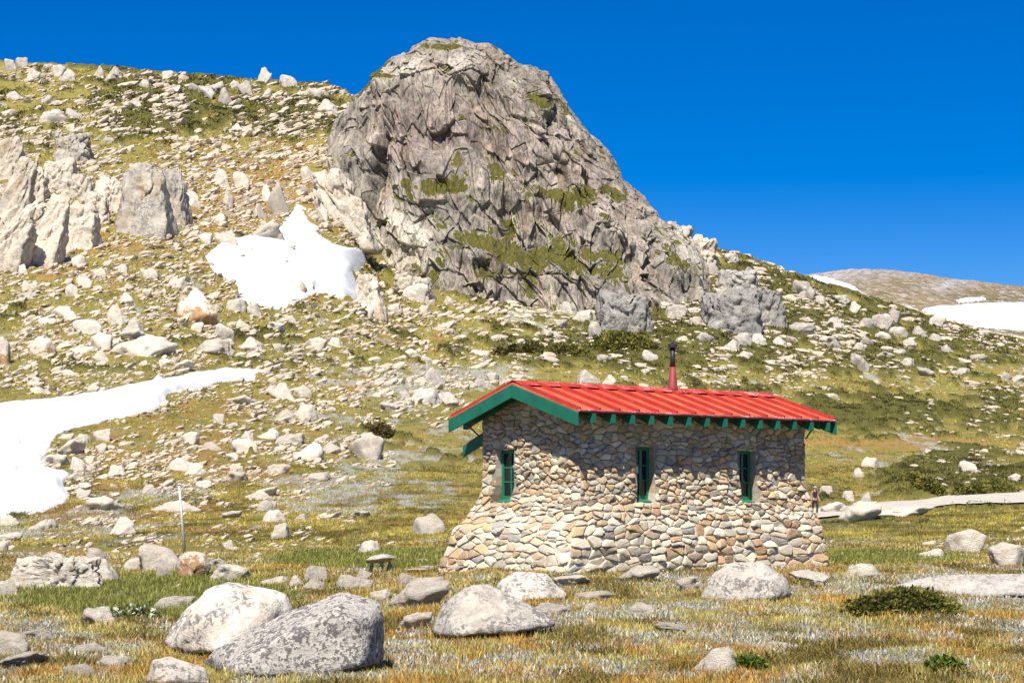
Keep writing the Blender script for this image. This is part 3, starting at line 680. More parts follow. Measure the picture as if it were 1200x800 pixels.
outcrop('rock_outcrop', 752, 800, 300, 338, 4, 'grey broken crag low on the right flank of the tor', M_crag, .15, seed=43, depth=.7, jag=.4)
outcrop('rock_outcrop', 706, 758, 346, 392, 4, 'grey weathered crag standing above the hut roof, left of flue', M_crag_grey, 0, seed=18, depth=.8, jag=.25, rows=2)
outcrop('rock_outcrop', 832, 888, 342, 390, 4, 'broad grey crag on the right slope above the hut', M_crag_grey, .0, seed=22, depth=.8, jag=.3, rows=2)
outcrop('rock_outcrop', 886, 916, 344, 386, 3, 'narrow pale grey crag right of the broad grey crag', M_crag_grey, .0, seed=23, depth=.8, jag=.3, rows=2)
outcrop('rock_outcrop', 846, 884, 322, 350, 4, 'dark jointed crag just above the broad grey crag', M_crag_grey, .1, seed=24, depth=.8, jag=.4)

# ------------------------------------------------------------------ the tor
TOR_D = 378.
LY = [50, 57, 61, 72, 80, 87, 96, 107, 117, 131, 157, 183, 205, 218, 249, 266, 280, 300, 330, 370, 420]
LX = [520, 512, 500, 482, 462, 448, 430, 420, 412, 402, 391, 384, 376, 374, 371, 370, 369, 368, 366, 364, 360]
RX = [556, 566, 574, 590, 608, 627, 643, 650, 654, 668, 688, 707, 722, 730, 756, 779, 793, 812, 824, 832, 836]
def make_tor():
    nphi, nh = 1500, 620
    yy = np.concatenate([np.linspace(420, 61, nh - 30)])
    nh = len(yy)
    zz = (HY - yy) / F * TOR_D
    xl = (np.interp(yy, LY, LX) - CX) / F * TOR_D; xr = (np.interp(yy, LY, RX) - CX) / F * TOR_D
    tt = (zz - zz[0]) / (zz[-1] - zz[0])
    xc = (xl + xr) / 2; a = (xr - xl) / 2
    b = np.interp(tt, [0, .18, .38, .6, .85, .95, 1.], [37, 33, 27, 23.5, 19.5, 14, 8])
    # angle spacing denser in front (towards the camera = -y)
    u = np.linspace(0, 1, nphi, endpoint=False)
    phi = -math.pi / 2 + (2 * math.pi) * (u - .5) + .75 * np.sin(2 * math.pi * (u - .5)) * -1 * .9
    ex = 2 / 2.6
    cs, sn_ = np.cos(phi), np.sin(phi)
    ux = np.sign(cs) * np.abs(cs) ** ex; uy = np.sign(sn_) * np.abs(sn_) ** ex
    X = xc[:, None] + a[:, None] * ux[None]; Y = TOR_D + b[:, None] * uy[None]; Z = np.repeat(zz[:, None], nphi, 1)
    # lower right of the body slopes back into the ridge
    p = np.stack([X, Y, Z], -1).reshape(-1, 3)
    nx = np.repeat((cs)[None], nh, 0).ravel(); ny = np.repeat((sn_)[None], nh, 0).ravel()
    fr = smooth(.15, .75, -ny) + .25 * smooth(.2, .8, ny)
    wq = (fbm3(p / 18., 71, 3) - .5)[:, None] * np.array([5., 5., 3.])
    q = p + wq
    # lean the joints slightly
    q[:, 0] += .18 * q[:, 2]
    d1, e1 = blocks3(q / np.array([11., 11., 60.]), 301, .9)
    d2, e2 = blocks3(q / np.array([4.2, 4.2, 20.]), 302, .9)
    d3, e3 = blocks3(q / np.array([1.7, 1.7, 5.5]), 303, .9)
    d4, e4 = blocks3(q / np.array([.9, .9, 1.3]), 304, 1.)
    t1, t2, t3 = d1, d2, d3
    d5, e5 = blocks3(q / np.array([2.6, 2.6, 60.]), 305, .4)
    t5 = d5
    d1 = d1 * smooth(0, .10, e1); d2 = d2 * smooth(0, .06, e2); d3 = d3 * (.3 + .7 * smooth(0, .08, e3))
    tz_ = smooth(.86, 1., (p[:, 2] - zz[0]) / (zz[-1] - zz[0])); fr = fr * (1 - .8 * tz_)
    px = CX + F * p[:, 0] / TOR_D; py = HY - F * p[:, 2] / TOR_D
    right = smooth(560, 640, px + (py - 200) * .25)
    smoothface = np.exp(-((px - 470) / 60) ** 2 - ((py - 190) / 95) ** 2)
    rot = np.array([[.82, .53, .22], [-.5, .84, -.2], [-.17, .05, .96]])
    qf = (p + wq * .6) @ rot.T
    A1f = facet3(qf / np.array([13., 13., 26.]) + 3.3, 401) - .5
    A2f = facet3(qf / np.array([5.2, 5.2, 11.]) + 7.7, 402) - .5
    A3f = facet3(qf / np.array([2.2, 2.2, 4.4]), 403) - .5
    A4f = facet3(qf / np.array([.95, .95, 1.7]), 404) - .5
    calm = 1 - .45 * smoothface
    disp = (.45 + .55 * fr) * 6.5 * A1f + (.65 + .35 * fr) * 3.4 * A2f * calm + (.75 + .25 * fr) * (1.35 + .9 * right) * A3f * calm + (.45 + .35 * right) * A4f
    # joint blocks: small steps across long vertical cracks
    disp += (.45 + .55 * fr) * (.75 * t2 * smooth(0, .03, e2) + (.30 + .30 * right) * t3 * smooth(0, .03, e3))
    cm = smooth(.46, .60, fbm3(p / 9., 95, 2)) * (1 - tz_)
    disp -= (.9 * np.exp(-(e1 / .03) ** 2) * fr + .35 * np.exp(-(e2 / .035) ** 2)) * cm
    disp += .55 * t5 * smooth(0, .04, e5) * (1 - tz_) * (.4 + .6 * fr)
    disp += (fbm3(p / np.array([.8, .8, 2.5]), 77, 3) - .5) * .5
    # grassy ledges: steps in the profile
    disp += 1.5 * (vn2(p[:, 2] / 5. + (p[:, 0] + p[:, 1]) / 14., p[:, 0] / 30., 9) - .5) * 2 * fr
    # big concave chimney left of the main face
    disp -= 4.5 * np.exp(-((px - (438 - (py - 240) * .35)) / 9.) ** 2) * smooth(150, 200, py) * smooth(300, 270, py) * fr
    bt_ = .5 * t1 + .7 * t2 + .8 * t3
    q2 = p.copy()
    q2[:, 0] += nx * disp * .8; q2[:, 1] += ny * disp
    q2[:, 2] += A3f * .8 * (1 + 1. * tz_) + A2f * 1.0 * smooth(420, 330, py) + .6 * (fbm3(p / 3., 88, 3) - .5)
    tb = tt[-1]
    V = q2.reshape(nh, nphi, 3)
    # cap the top: extra rings shrinking to the centre
    ctr = V[-1].mean(0); rings = []
    for k, s_ in enumerate((.85, .65, .4, .2, .05)):
        rg = ctr + (V[-1] - ctr) * s_; rg[:, 2] += (1 - s_) * 1.2 + (fbm2(rg[:, 0] / 1.5, rg[:, 1] / 1.5, 44, 3) - .5) * 1.8 * (s_ < .8)
        rings.append(rg)
    V = np.concatenate([V, np.array(rings)], 0); nh2 = V.shape[0]
    i, j = np.meshgrid(np.arange(nh2 - 1), np.arange(nphi), indexing='ij'); j2 = (j + 1) % nphi
    Fq = np.stack([(i * nphi + j).ravel(), (i * nphi + j2).ravel(), ((i + 1) * nphi + j2).ravel(), ((i + 1) * nphi + j).ravel()], 1)
    # normals for ledge mask
    du = np.roll(V, -3, 1) - np.roll(V, 3, 1); dv = np.empty_like(V); dv[3:-3] = V[6:] - V[:-6]; dv[:3] = dv[3]; dv[-3:] = dv[-4]
    nn = np.cross(du, dv); nn /= np.linalg.norm(nn, axis=2)[..., None] + 1e-9
    up = nn[..., 2].ravel()
    PV = V.reshape(-1, 3); px = CX + F * PV[:, 0] / TOR_D; py = HY - F * PV[:, 2] / TOR_D
    gprob = .1 + 0 * px
    for c in [(510, 245, 40, 14, .6), (575, 235, 40, 16, .35), (635, 140, 22, 16, .6), (665, 258, 40, 22, .7), (600, 290, 40, 20, .5), (440, 100, 20, 16, .7), (520, 72, 22, 5, .5), (640, 330, 80, 26, .6), (575, 178, 22, 10, .4), (690, 195, 25, 12, .3), (770, 320, 60, 30, .3), (580, 330, 20, 20, .4), (545, 300, 20, 20, .2), (500, 340, 40, 20, .2), (720, 240, 30, 10, .3)]:
        gprob = gprob + c[4] * gauss(*c[:4], px=px, py=py)
    gn_ = fbm3(PV / 3., 501, 4)
    moss = smooth(0, .10, gn_ - (.94 - gprob * .66 - .25 * smooth(.1, .6, up)))
    pale = np.clip(gauss(465, 105, 55, 26, px=px, py=py) + gauss(390, 240, 30, 60, px=px, py=py) + .9 * gauss(480, 300, 70, 45, px=px, py=py) + .5 * gauss(440, 250, 30, 60, px=px, py=py) + .7 * gauss(800, 300, 60, 40, px=px, py=py) + .5 * gauss(540, 90, 30, 14, px=px, py=py), 0, 1)
    pale = np.clip(pale * (.35 + 1.2 * fbm3(PV / 5., 511, 4)), 0, 1)
    pink = np.clip(gauss(470, 180, 40, 60, px=px, py=py) * .9 + gauss(560, 180, 60, 50, px=px, py=py) * .6 + .5 * gauss(700, 240, 80, 50, px=px, py=py), 0, 1)
    me = mesh_np('tor', PV, Fq, smooth_shade=True)
    tone = np.concatenate([np.clip(.5 + .28 * bt_ , 0, 1), np.full(5 * nphi, .5)])
    set_color(me, 'zone', np.stack([moss, pale, pink, tone], -1))
    return me
t = NT('tor_granite'); P = t.n('ShaderNodeNewGeometry').outputs['Position']
z = t.n('ShaderNodeSeparateColor'); t.L.new(t.attr('zone'), z.inputs[0])
Pv = t.mapping(P, (1, 1, .3), (0, .17, 0))
a_ = t.noise(Pv, .55, 6, .7); b_ = t.noise(P, .9, 6, .7); c_ = t.noise(Pv, 2.2, 4, .75); g_ = t.noise(P, .16, 4, .6)
col = t.ramp(a_, [(.3, (.085, .073, .067)), (.43, (.17, .147, .127)), (.55, (.265, .23, .195)), (.70, (.41, .36, .30))])
col = t.mix(t.math('MULTIPLY', z.outputs[2], .8), col, t.ramp(a_, [(.3, (.13, .095, .09)), (.55, (.29, .215, .195)), (.7, (.40, .32, .275))]))
col = t.mix(t.math('MULTIPLY', z.outputs[1], .9), col, t.ramp(b_, [(.3, (.36, .31, .25)), (.5, (.56, .51, .43)), (.7, (.62, .57, .49))]))
hv_ = t.n('ShaderNodeHueSaturation'); t.L.new(col, hv_.inputs['Color']); t.L.new(t.math('ADD', t.math('MULTIPLY', t.attr('zone', 'Alpha'), .9), .55), hv_.inputs['Value']); col = hv_.outputs[0]
col = t.mix(t.ramp(g_, [(.5, 0), (.66, .4)]), col, (.36, .26, .18))
col = t.mix(t.ramp(b_, [(.52, 0), (.62, .5)]), col, (.36, .35, .25))
col = t.mix(t.ramp(c_, [(.38, .75), (.49, 0)]), col, (.095, .085, .085))
mm_ = t.ramp(t.math('ADD', z.outputs[0], t.math('MULTIPLY', t.math('SUBTRACT', t.noise(P, 1.7, 5, .75), .5), 2.6)), [(.42, 0), (.58, 1)])
col = t.mix(mm_, col, t.ramp(c_, [(.3, (.035, .04, .008)), (.5, (.085, .08, .016)), (.7, (.17, .135, .035))]))
t.bump(t.math('ADD', a_, t.math('MULTIPLY', c_, .5)), .8, .35)
M_tor = t.done(col, .95)
tor = link('tor', make_tor(), M_tor)
tag(tor, 'huge grey granite tor with cracked cliffs rising against the sky', 'rock tor')

# ------------------------------------------------------------------ snow patches
SNOWP = []
def in_poly(q, x, y):
    ins = np.zeros(len(x), bool)
    for k in range(len(q)):
        a, b = q[k], q[(k + 1) % len(q)]
        ins ^= ((a[1] > y) != (b[1] > y)) & (x < (b[0] - a[0]) * (y - a[1]) / (b[1] - a[1] + 1e-12) + a[0])
    return ins
def snow(name, poly, label, th=.28, step=2., edge=7., dmin=80, dmax=480, jit=3.2):
    q = np.array(poly, float)
    for _ in range(2):
        nxt = np.roll(q, -1, 0); q = np.stack([q * .75 + nxt * .25, q * .25 + nxt * .75], 1).reshape(-1, 2)
    SNOWP.append(q)
    x0, y0 = q.min(0) - 12; x1, y1 = q.max(0) + 12
    gx, gy = np.meshgrid(np.arange(x0, x1, step), np.arange(y0, y1, step * .6), indexing='ij')
    px, py = gx.ravel(), gy.ravel()
    jx = px + (fbm2(px / 14, py / 7, 61, 4) - .5) * 2 * jit; jy = py + (fbm2(px / 14, py / 7, 66, 4) - .5) * jit
    ins = np.zeros(len(px), bool); dist = np.full(len(px), 1e9)
    n = len(q)
    for k in range(n):
        a, b = q[k], q[(k + 1) % n]
        c = ((a[1] > jy) != (b[1] > jy)) & (jx < (b[0] - a[0]) * (jy - a[1]) / (b[1] - a[1] + 1e-12) + a[0]); ins ^= c
        e = b - a; L2 = (e * e).sum(); tt = np.clip(((jx - a[0]) * e[0] + (jy - a[1]) * e[1]) / L2, 0, 1)
        dist = np.minimum(dist, np.hypot(jx - a[0] - tt * e[0], (jy - a[1] - tt * e[1]) * 1.6))
    sd = np.where(ins, dist, -dist)
    GB = ZG if dmin > 500 else ZS
    wx, d = ray(px, py, GB, dmin, dmax)
    edge = edge * 1.8
    bump = (fbm2(wx / 9, d / 9, 71, 3) - .5) * .5 + (fbm2(wx / 1.6, d / 1.6, 75, 3) - .5) * .22
    off = np.where(sd > 0, .03 + th * smooth(0, edge, sd) + (.3 if dmin > 500 else 1.) * bump * smooth(0, 12, sd), sd * .12)
    dz = gz(wx, d, ZG) - gz(wx, d, GB)
    zz = gz(wx, d, GB) + off + np.where(dz > 0, dz * smooth(1, 9, sd), 0) * (1 if dmin < 500 else 0) + (0 if dmin < 500 else .2)
    nx, ny = gx.shape
    i, j = np.meshgrid(np.arange(nx - 1), np.arange(ny - 1), indexing='ij'); a = (i * ny + j).ravel()
    Fq = np.stack([a, a + ny, a + ny + 1, a + 1], 1)
    keep = sd[Fq].max(1) > -3
    Fq = Fq[keep]
    used = np.unique(Fq); remap = np.full(len(px), -1); remap[used] = np.arange(len(used))
    me = mesh_np(name, np.stack([wx, d, zz], 1)[used], remap[Fq][:, ::-1], smooth_shade=True)
    o = link(name, me, M_snow); tag(o, label, 'snow patch', 'old snow patches')
    return o
t = NT('old_snow'); P = t.n('ShaderNodeNewGeometry').outputs['Position']
a_ = t.noise(t.mapping(P, (.35, 1, 1)), .5, 5, .6); b_ = t.noise(P, .12, 4, .6); f_ = t.noise(P, 3, 4, .7)
col = t.ramp(a_, [(.3, (.50, .53, .57)), (.5, (.59, .61, .63)), (.7, (.65, .65, .65))])
col = t.mix(t.ramp(b_, [(.5, 0), (.68, .35)]), col, (.50, .46, .40))
t.bump(t.math('ADD', a_, t.math('MULTIPLY', f_, .4)), .5, .25)
M_snow = t.done(col, .7)
snow('snow_patch', [(-320, 520), (-150, 505), (0, 472), (60, 467), (130, 455), (200, 441), (262, 430), (305, 431), (318, 440), (262, 446), (228, 455), (195, 470), (168, 484), (120, 494), (84, 500), (62, 514), (44, 545), (66, 549), (84, 552), (70, 566), (86, 584), (60, 597), (22, 606), (-60, 612), (-320, 610)],
     'large lower snow patch reaching in from the left edge')
snow('snow_patch', [(345, 238), (357, 240), (360, 252), (372, 266), (384, 284), (410, 289), (436, 293), (420, 312), (416, 332), (426, 350), (405, 352), (378, 340), (356, 345), (330, 362), (296, 356), (275, 347), (262, 322), (240, 306), (243, 292), (280, 274), (312, 277), (334, 262)],
     'upper snow patch, forked shape, in the gully left of the tor', th=.4)
snow('snow_patch', [(948, 323), (965, 324), (985, 330), (1003, 338), (1020, 350), (1000, 352), (975, 345), (955, 335)], 'small wedge of snow on the far hill beside the ridge', th=1.2, dmin=900, dmax=1480, edge=4, jit=2)
snow('snow_patch', [(1080, 361), (1120, 358), (1170, 355), (1205, 355), (1400, 358), (1400, 392), (1205, 388), (1165, 384), (1120, 378), (1085, 371)], 'wide snow field below the far hill at right edge', th=1.2, dmin=900, dmax=1480, edge=4, jit=2)
snow('snow_patch', [(1118, 353), (1135, 349), (1158, 350), (1140, 353)], 'tiny thin snow streak just above the wide far snow field', th=1., dmin=900, dmax=1480, edge=2, jit=1.)

# ------------------------------------------------------------------ scree: uncounted small stones as one object
def scatter_scree(n):
    r = np.random.default_rng(77)
    X = r.uniform(-160, 1360, n); Y = r.uniform(75, 660, n)
    dens = .16 + .42 * gauss(150, 350, 260, 140, px=X, py=Y) + .25 * gauss(420, 430, 140, 60, px=X, py=Y)
    for a in [(330, 225, 70, 45, 1.2), (250, 240, 80, 50, .9), (215, 320, 80, 50, .9), (110, 385, 110, 35, .9), (350, 375, 110, 20, .55), (330, 450, 110, 30, .9), (440, 430, 90, 30, .55), (130, 560, 80, 50, .45), (300, 520, 160, 50, .35), (100, 110, 160, 30, .3), (60, 250, 120, 80, 1.0), (180, 250, 70, 60, .8), (390, 215, 30, 70, 1.2), (60, 420, 120, 30, .7), (270, 380, 90, 30, .7), (300, 105, 80, 14, .8), (40, 84, 60, 10, .6), (800, 310, 80, 40, 1.2), (700, 330, 90, 30, .5), (880, 390, 90, 40, .4), (1050, 400, 130, 40, .4), (560, 360, 120, 20, .45), (540, 430, 60, 40, .3), (1140, 645, 50, 8, .3), (60, 440, 80, 20, .3)]:
        dens += a[4] * gauss(*a[:4], px=X, py=Y)
    dens *= .25 + 2.3 * smooth(.46, .58, fbm2(X / 40, Y / 15, 81, 4))
    dens -= 2 * np.exp(-((X - 760) / 260) ** 4 - ((Y - 570) / 90) ** 4)
    k = r.random(n) < dens
    X, Y = X[k], Y[k]
    k = np.zeros(len(X), bool)
    for q in SNOWP: k |= in_poly(q, X, Y)
    X, Y = X[~k], Y[~k]
    wx, d = ray(X, Y, ZS, 40, 470)
    sz = (r.pareto(2.1, len(X)) + 1) * 2.6
    sz = np.minimum(sz, 11.) * d / F
    # anything on the smooth green hollow or on the path is left out
    ok = (samp(path_m, X, d) < .3) & (samp(lush, X, d) < .3)
    wx, d, sz = wx[ok], d[ok], sz[ok]
    if EXTRA_SCREE:
        ex_ = np.array(EXTRA_SCREE); wx = np.concatenate([wx, ex_[:, 0]]); d = np.concatenate([d, ex_[:, 1]]); sz = np.concatenate([sz, ex_[:, 2]])
    V = []; Fc = []; nv = 0
    protos = []
    for s_ in range(14):
        q, f = rock_verts(2, np.random.default_rng(900 + s_), nplanes=8, p=20, rough=.05, zr=(-.8, .7)); protos.append((q, f))
    pick = r.integers(0, 14, len(d))
    zz = gz(wx, d)
    for s_ in range(14):
        m = np.where(pick == s_)[0]
        if not len(m): continue
        q, f = protos[s_]
        ang = r.normal(0, .6, len(m)) + math.pi * r.integers(0, 2, len(m)); c, s2 = np.cos(ang), np.sin(ang)
        sc = sz[m]
        qx = q[None, :, 0] * (sc * r.uniform(1.0, 1.9, len(m)))[:, None]; qy = q[None, :, 1] * sc[:, None]; qz = q[None, :, 2] * (sc * r.uniform(.28, .72, len(m)))[:, None]
        x = qx * c[:, None] - qy * s2[:, None]; y = qx * s2[:, None] + qy * c[:, None]
        z_ = qz + x * np.where(CX + F * wx[m] / d[m] < 600, .3, -.1)[:, None]
        W3 = np.stack([x + wx[m][:, None], y + d[m][:, None], z_ + zz[m][:, None]], -1).reshape(-1, 3)
        ff = (f[None] + (np.arange(len(m)) * len(q))[:, None, None]).reshape(-1, 3) + nv
        V.append(W3); Fc.append(ff); nv += len(W3)
    o = link('scree', mesh_np('scree', np.concatenate(V), np.concatenate(Fc), smooth_shade=False), M_scree)
    tag(o, 'small pale stones strewn over the slopes around the tor', 'scree', None, 'stuff')
    print('scree stones', len(d), 'rocks', nr)
scatter_scree(100000)
# ------------------------------------------------------------------ the stone hut
TH = math.atan2(.625, .78)
Z0 = -.95                                   # level of the hut's base below the eye
L_, W_ = 5.385, 2.63
hut = empty('stone_hut', (1.143, 36., Z0), TH)
tag(hut, 'stone rubble hut with red metal roof and green trim on the heath', 'hut')
OG = ([-1.9, -1.3, -.95, -.6, -.35, -.2, -.1, .05, .3, .55, 3], [.66, .62, .56, .46, .41, .36, .24, .17, .06, 0, 0])
OF = ([-1.9, -1.3, -.95, -.5, -.05, .25, .52, .75, 3], [.38, .34, .30, .27, .18, .07, .03, 0, 0])
og = lambda z: float(np.interp(z, *OG)); of = lambda z: float(np.interp(z, *OF))
OB = OG; ob = og
def eave_z(b): return 1.758 + (b + .4) * (.532 / 1.715) if b < 1.315 else 2.29 - (b - 1.315) * (.532 / 1.755)

def wall_map(which):
    if which == 'front': return L_, lambda a, z, o: (-og(z) + (L_ + of(z) + og(z)) * a / L_, -of(z) - o, z - Z0)
    if which == 'left': return W_, lambda a, z, o: (-og(z) - o, -of(z) + (W_ + of(z) + ob(z)) * a / W_, z - Z0)
    if which == 'right': return W_, lambda a, z, o: (L_ + of(z) + o, -of(z) + (W_ + of(z) + ob(z)) * a / W_, z - Z0)
    return L_, lambda a, z, o: (-og(z) + (L_ + of(z) + og(z)) * a / L_, W_ + ob(z) + o, z - Z0)

def clip(poly, nx, nz, c):
    """keep nx*x+nz*z <= c"""
    out = []
    n = len(poly)
    for i in range(n):
        p, q = poly[i], poly[(i + 1) % n]
        dp = nx * p[0] + nz * p[1] - c; dq = nx * q[0] + nz * q[1] - c
        if dp <= 0: out.append(p)
        if dp * dq < 0:
            t = dp / (dp - dq); out.append((p[0] + (q[0] - p[0]) * t, p[1] + (q[1] - p[1]) * t))
    return out

STONES = [((.54, .47, .37), 4), ((.48, .38, .26), 4.5), ((.40, .36, .31), 2.5), ((.60, .55, .46), 3), ((.44, .29, .15), 3.0), ((.48, .34, .19), 3), ((.33, .24, .17), 1.3), ((.36, .19, .09), .5), ((.32, .32, .33), 1.6), ((.22, .2, .19), .8)]
SW = np.array([w for c, w in STONES]); SW = SW / SW.sum()
def stone_wall(which, openings, seed, zbot=-1.45):
    r = np.random.default_rng(seed)
    A, fmap = wall_map(which)
    gable = which in ('left', 'right')
    top = [(0, eave_z(0) - .05), (A, eave_z(0) - .05)] if not gable else [(0, eave_z(0) - .05), (W_ / 2, 2.23), (A, eave_z(W_) - .05)]
    region = [(-.015, zbot), (A + .015, zbot)] + [(x, z) for x, z in top[::-1]]
    pts = []; z = zbot + .05
    while z < 2.3:
        low = z < -.15
        hrow = r.uniform(.07, .14) if low else r.uniform(.055, .11)
        x = r.uniform(-.15, .05)
        while x < A + .1:
            w = r.uniform(.10, .38) if low else r.uniform(.07, .29)
            pts.append((x + w / 2, z + r.uniform(-.5, .5) * hrow)); x += w
        z += hrow
    pts = np.array(pts); pts = pts[r.random(len(pts)) > .13]; AN = 1.7
    q = pts * np.array([1, AN])
    V = []; Fc = []; C = []
    def addv(p, c): V.append(p); C.append(c); return len(V) - 1
    mort0 = np.array((.23, .195, .15)); mort1 = np.array((.56, .51, .43)); mort = mort0  # upper mortar darkened to paint gap shadows between stones, lower mortar pale
    for i in range(len(q)):
        d2 = ((q - q[i]) ** 2).sum(1); nb = np.argsort(d2)[1:20]
        poly = list(region)
        for k in nb:
            nx, nz_ = (q[k] - q[i]); c = (q[k] @ q[k] - q[i] @ q[i]) / 2
            poly = clip(poly, nx, nz_ * AN, c)
            if len(poly) < 3: break
        if len(poly) < 3: continue
        cen = np.mean(poly, 0)
        skip = False
        for a0, a1, z0, z1 in openings:
            if a0 - .01 < cen[0] < a1 + .01 and z0 - .01 < cen[1] < z1 + .01: skip = True; break
            if max(p[0] for p in poly) > a0 and min(p[0] for p in poly) < a1 and max(p[1] for p in poly) > z0 and min(p[1] for p in poly) < z1:
                best = max((a0 - cen[0], 0), (cen[0] - a1, 1), (z0 - cen[1], 2), (cen[1] - z1, 3))
                poly = clip(poly, *[(1, 0, a0), (-1, 0, -a1), (0, 1, z0), (0, -1, -z1)][best[1]])
        if skip or len(poly) < 3: continue
        # round the polygon and add irregularity
        rnd = []
        n = len(poly)
        for k in range(n):
            p = np.array(poly[k]); b = np.array(poly[(k + 1) % n])
            t_ = r.uniform(.06, .2); rnd += [p * (1 - t_) + b * t_ + r.normal(0, .004, 2), p * .5 + b * .5 + r.normal(0, .005, 2), p * t_ + b * (1 - t_) + r.normal(0, .004, 2)]
        P = np.array(rnd); cen = P.mean(0)
        size = math.sqrt(max(1e-6, abs(sum(P[k][0] * P[(k + 1) % len(P)][1] - P[(k + 1) % len(P)][0] * P[k][1] for k in range(len(P)))) / 2))
        if size < .03: continue
        base = np.array(STONES[r.choice(len(STONES), p=SW)][0]); zc = cen[1]
        warm = max(0, min(1, (zc + .9) / .8)) 
        if zc < .15 and r.random() < .55: base = np.array((.62, .57, .48)) * r.uniform(.85, 1.1)  # low stones paler: own pale tone plus painted sunlight on the flare
        if which == 'front' and zc < .0 and cen[0] > 2.6 and r.random() < .22 * (1 if cen[0] < 4.4 else .4): base = np.array((.45, .27, .12))
        base = base * r.uniform(.66, 1.32) * np.array((1.06, 1., .88))
        gap = r.uniform(.004, .011); hgt = r.uniform(.012, .055) * (1 if size > .1 else .7)
        tx, tz = r.uniform(-.25, .25, 2)
        rings = []
        for s_, o_ in ((gap, -.02), (gap + .002, hgt * .45), (gap + .006 + size * .015, hgt * .9), (gap + size * .14, hgt)):
            ring = []
            for p in P:
                dv = p - cen; dn = np.linalg.norm(dv) + 1e-6
                pp = cen + dv * max(.15, 1 - s_ / dn)
                oo = o_ + ((pp[0] - cen[0]) * tx + (pp[1] - cen[1]) * tz) * (1 if o_ > 0 else 0) + (r.uniform(-.006, .006) if o_ > 0 else 0)
                ring.append(addv(fmap(pp[0], pp[1], oo), base * r.uniform(.96, 1.04)))
            rings.append(ring)
        n = len(P)
        for k in range(3):
            for m in range(n):
                Fc.append((rings[k][m], rings[k][(m + 1) % n], rings[k + 1][(m + 1) % n], rings[k + 1][m]))
        cc = addv(fmap(cen[0], cen[1], hgt * 1.05 + r.uniform(-.006, .008)), base)
        for m in range(n): Fc.append((rings[3][m], rings[3][(m + 1) % n], cc))
    # mortar bed with the openings left free, and their reveals
    al = sorted({0., A} | {x for o in openings for x in o[:2]} | ({W_ / 2} if gable else set()))
    zl = sorted({zbot, -.95, -.6, -.35, -.2, -.1, .05, .3, .55, 1.0, eave_z(0) - .05} | {x for o in openings for x in o[2:]})
    for i in range(len(al) - 1):
        for j in range(len(zl) - 1):
            ca, cz_ = (al[i] + al[i + 1]) / 2, (zl[j] + zl[j + 1]) / 2
            if any(o[0] < ca < o[1] and o[2] < cz_ < o[3] for o in openings): continue
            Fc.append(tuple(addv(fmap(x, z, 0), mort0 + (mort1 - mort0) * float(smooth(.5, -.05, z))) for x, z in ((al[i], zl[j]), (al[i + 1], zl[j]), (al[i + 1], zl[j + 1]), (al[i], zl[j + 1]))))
    if gable:
        Fc.append(tuple(addv(fmap(x, z, 0), mort) for x, z in ((0, eave_z(0) - .05), (A, eave_z(0) - .05), (W_ / 2, 2.23))))
    rv = (.44, .38, .30)
    for a0, a1, z0, z1 in openings:
        n_ = 6
        for (pa_, pb_) in (((a0, z0), (a0, z1)), ((a0, z1), (a1, z1)), ((a1, z1), (a1, z0)), ((a1, z0), (a0, z0))):
            for k in range(n_):
                t0, t1 = k / n_, (k + 1) / n_
                p0 = (pa_[0] + (pb_[0] - pa_[0]) * t0, pa_[1] + (pb_[1] - pa_[1]) * t0); p1 = (pa_[0] + (pb_[0] - pa_[0]) * t1, pa_[1] + (pb_[1] - pa_[1]) * t1)
                c = np.array(STONES[r.choice(6)][0]) * r.uniform(.55, .95)  # reveal stones darkened: shade of the recess put into their colour
                Fc.append((addv(fmap(p0[0], p0[1], .012), c), addv(fmap(p1[0], p1[1], .012), c), addv(fmap(p1[0], p1[1], -.3), c), addv(fmap(p0[0], p0[1], -.3), c)))
    me = bpy.data.meshes.new('wall'); me.from_pydata([tuple(map(float, v)) for v in V], [], Fc); me.update()
    set_color(me, 'stone', np.array(C))
    bm = bmesh.new(); bm.from_mesh(me)
    flip = which in ('left', 'back')
    bmesh.ops.recalc_face_normals(bm, faces=bm.faces); bm.to_mesh(me); bm.free()
    me.polygons.foreach_set('use_smooth', [len(p.vertices) != 4 or True for p in me.polygons])
    return link('wall', me, M_stone, hut)

t = NT('rubble_stone'); P = t.coord('Object')
c0 = t.attr('stone'); m_ = t.noise(P, 9, 5, .7); f_ = t.noise(P, 45, 3, .75); b_ = t.noise(P, 2.2, 4, .6)
col = t.mix(t.ramp(m_, [(.35, .55), (.6, 0)]), c0, t.mix(.5, c0, (.18, .15, .12)))
col = t.mix(t.ramp(f_, [(.45, 0), (.65, .5)]), col, (.62, .58, .52))
col = t.mix(t.ramp(b_, [(.5, 0), (.7, .3)]), col, (.5, .40, .27))
t.bump(t.math('ADD', m_, t.math('MULTIPLY', f_, .5)), .8, .012)
M_stone = t.done(col, .95)
def paint(name, col, var=.25, rough=.55, chip=None, chip_amt=.0, spec=.4):
    t = NT(name); P = t.coord('Object'); m_ = t.noise(P, 3.2, 5, .65); f_ = t.noise(P, 26, 4, .7)
    c = t.mix(t.ramp(m_, [(.35, 0), (.7, 1)]), tuple(x * (1 - var) for x in col), tuple(min(1, x * (1 + var)) for x in col))
    if chip is not None:
        k = t.math('MULTIPLY', t.ramp(f_, [(.53, 0), (.58, 1)]), t.ramp(m_, [(.48, 0), (.6, 1)]))
        c = t.mix(t.math('MULTIPLY', k, chip_amt), c, chip)
    t.b.inputs['Specular IOR Level'].default_value = spec
    t.bump(f_, .25, .004)
    return t.done(c, rough)
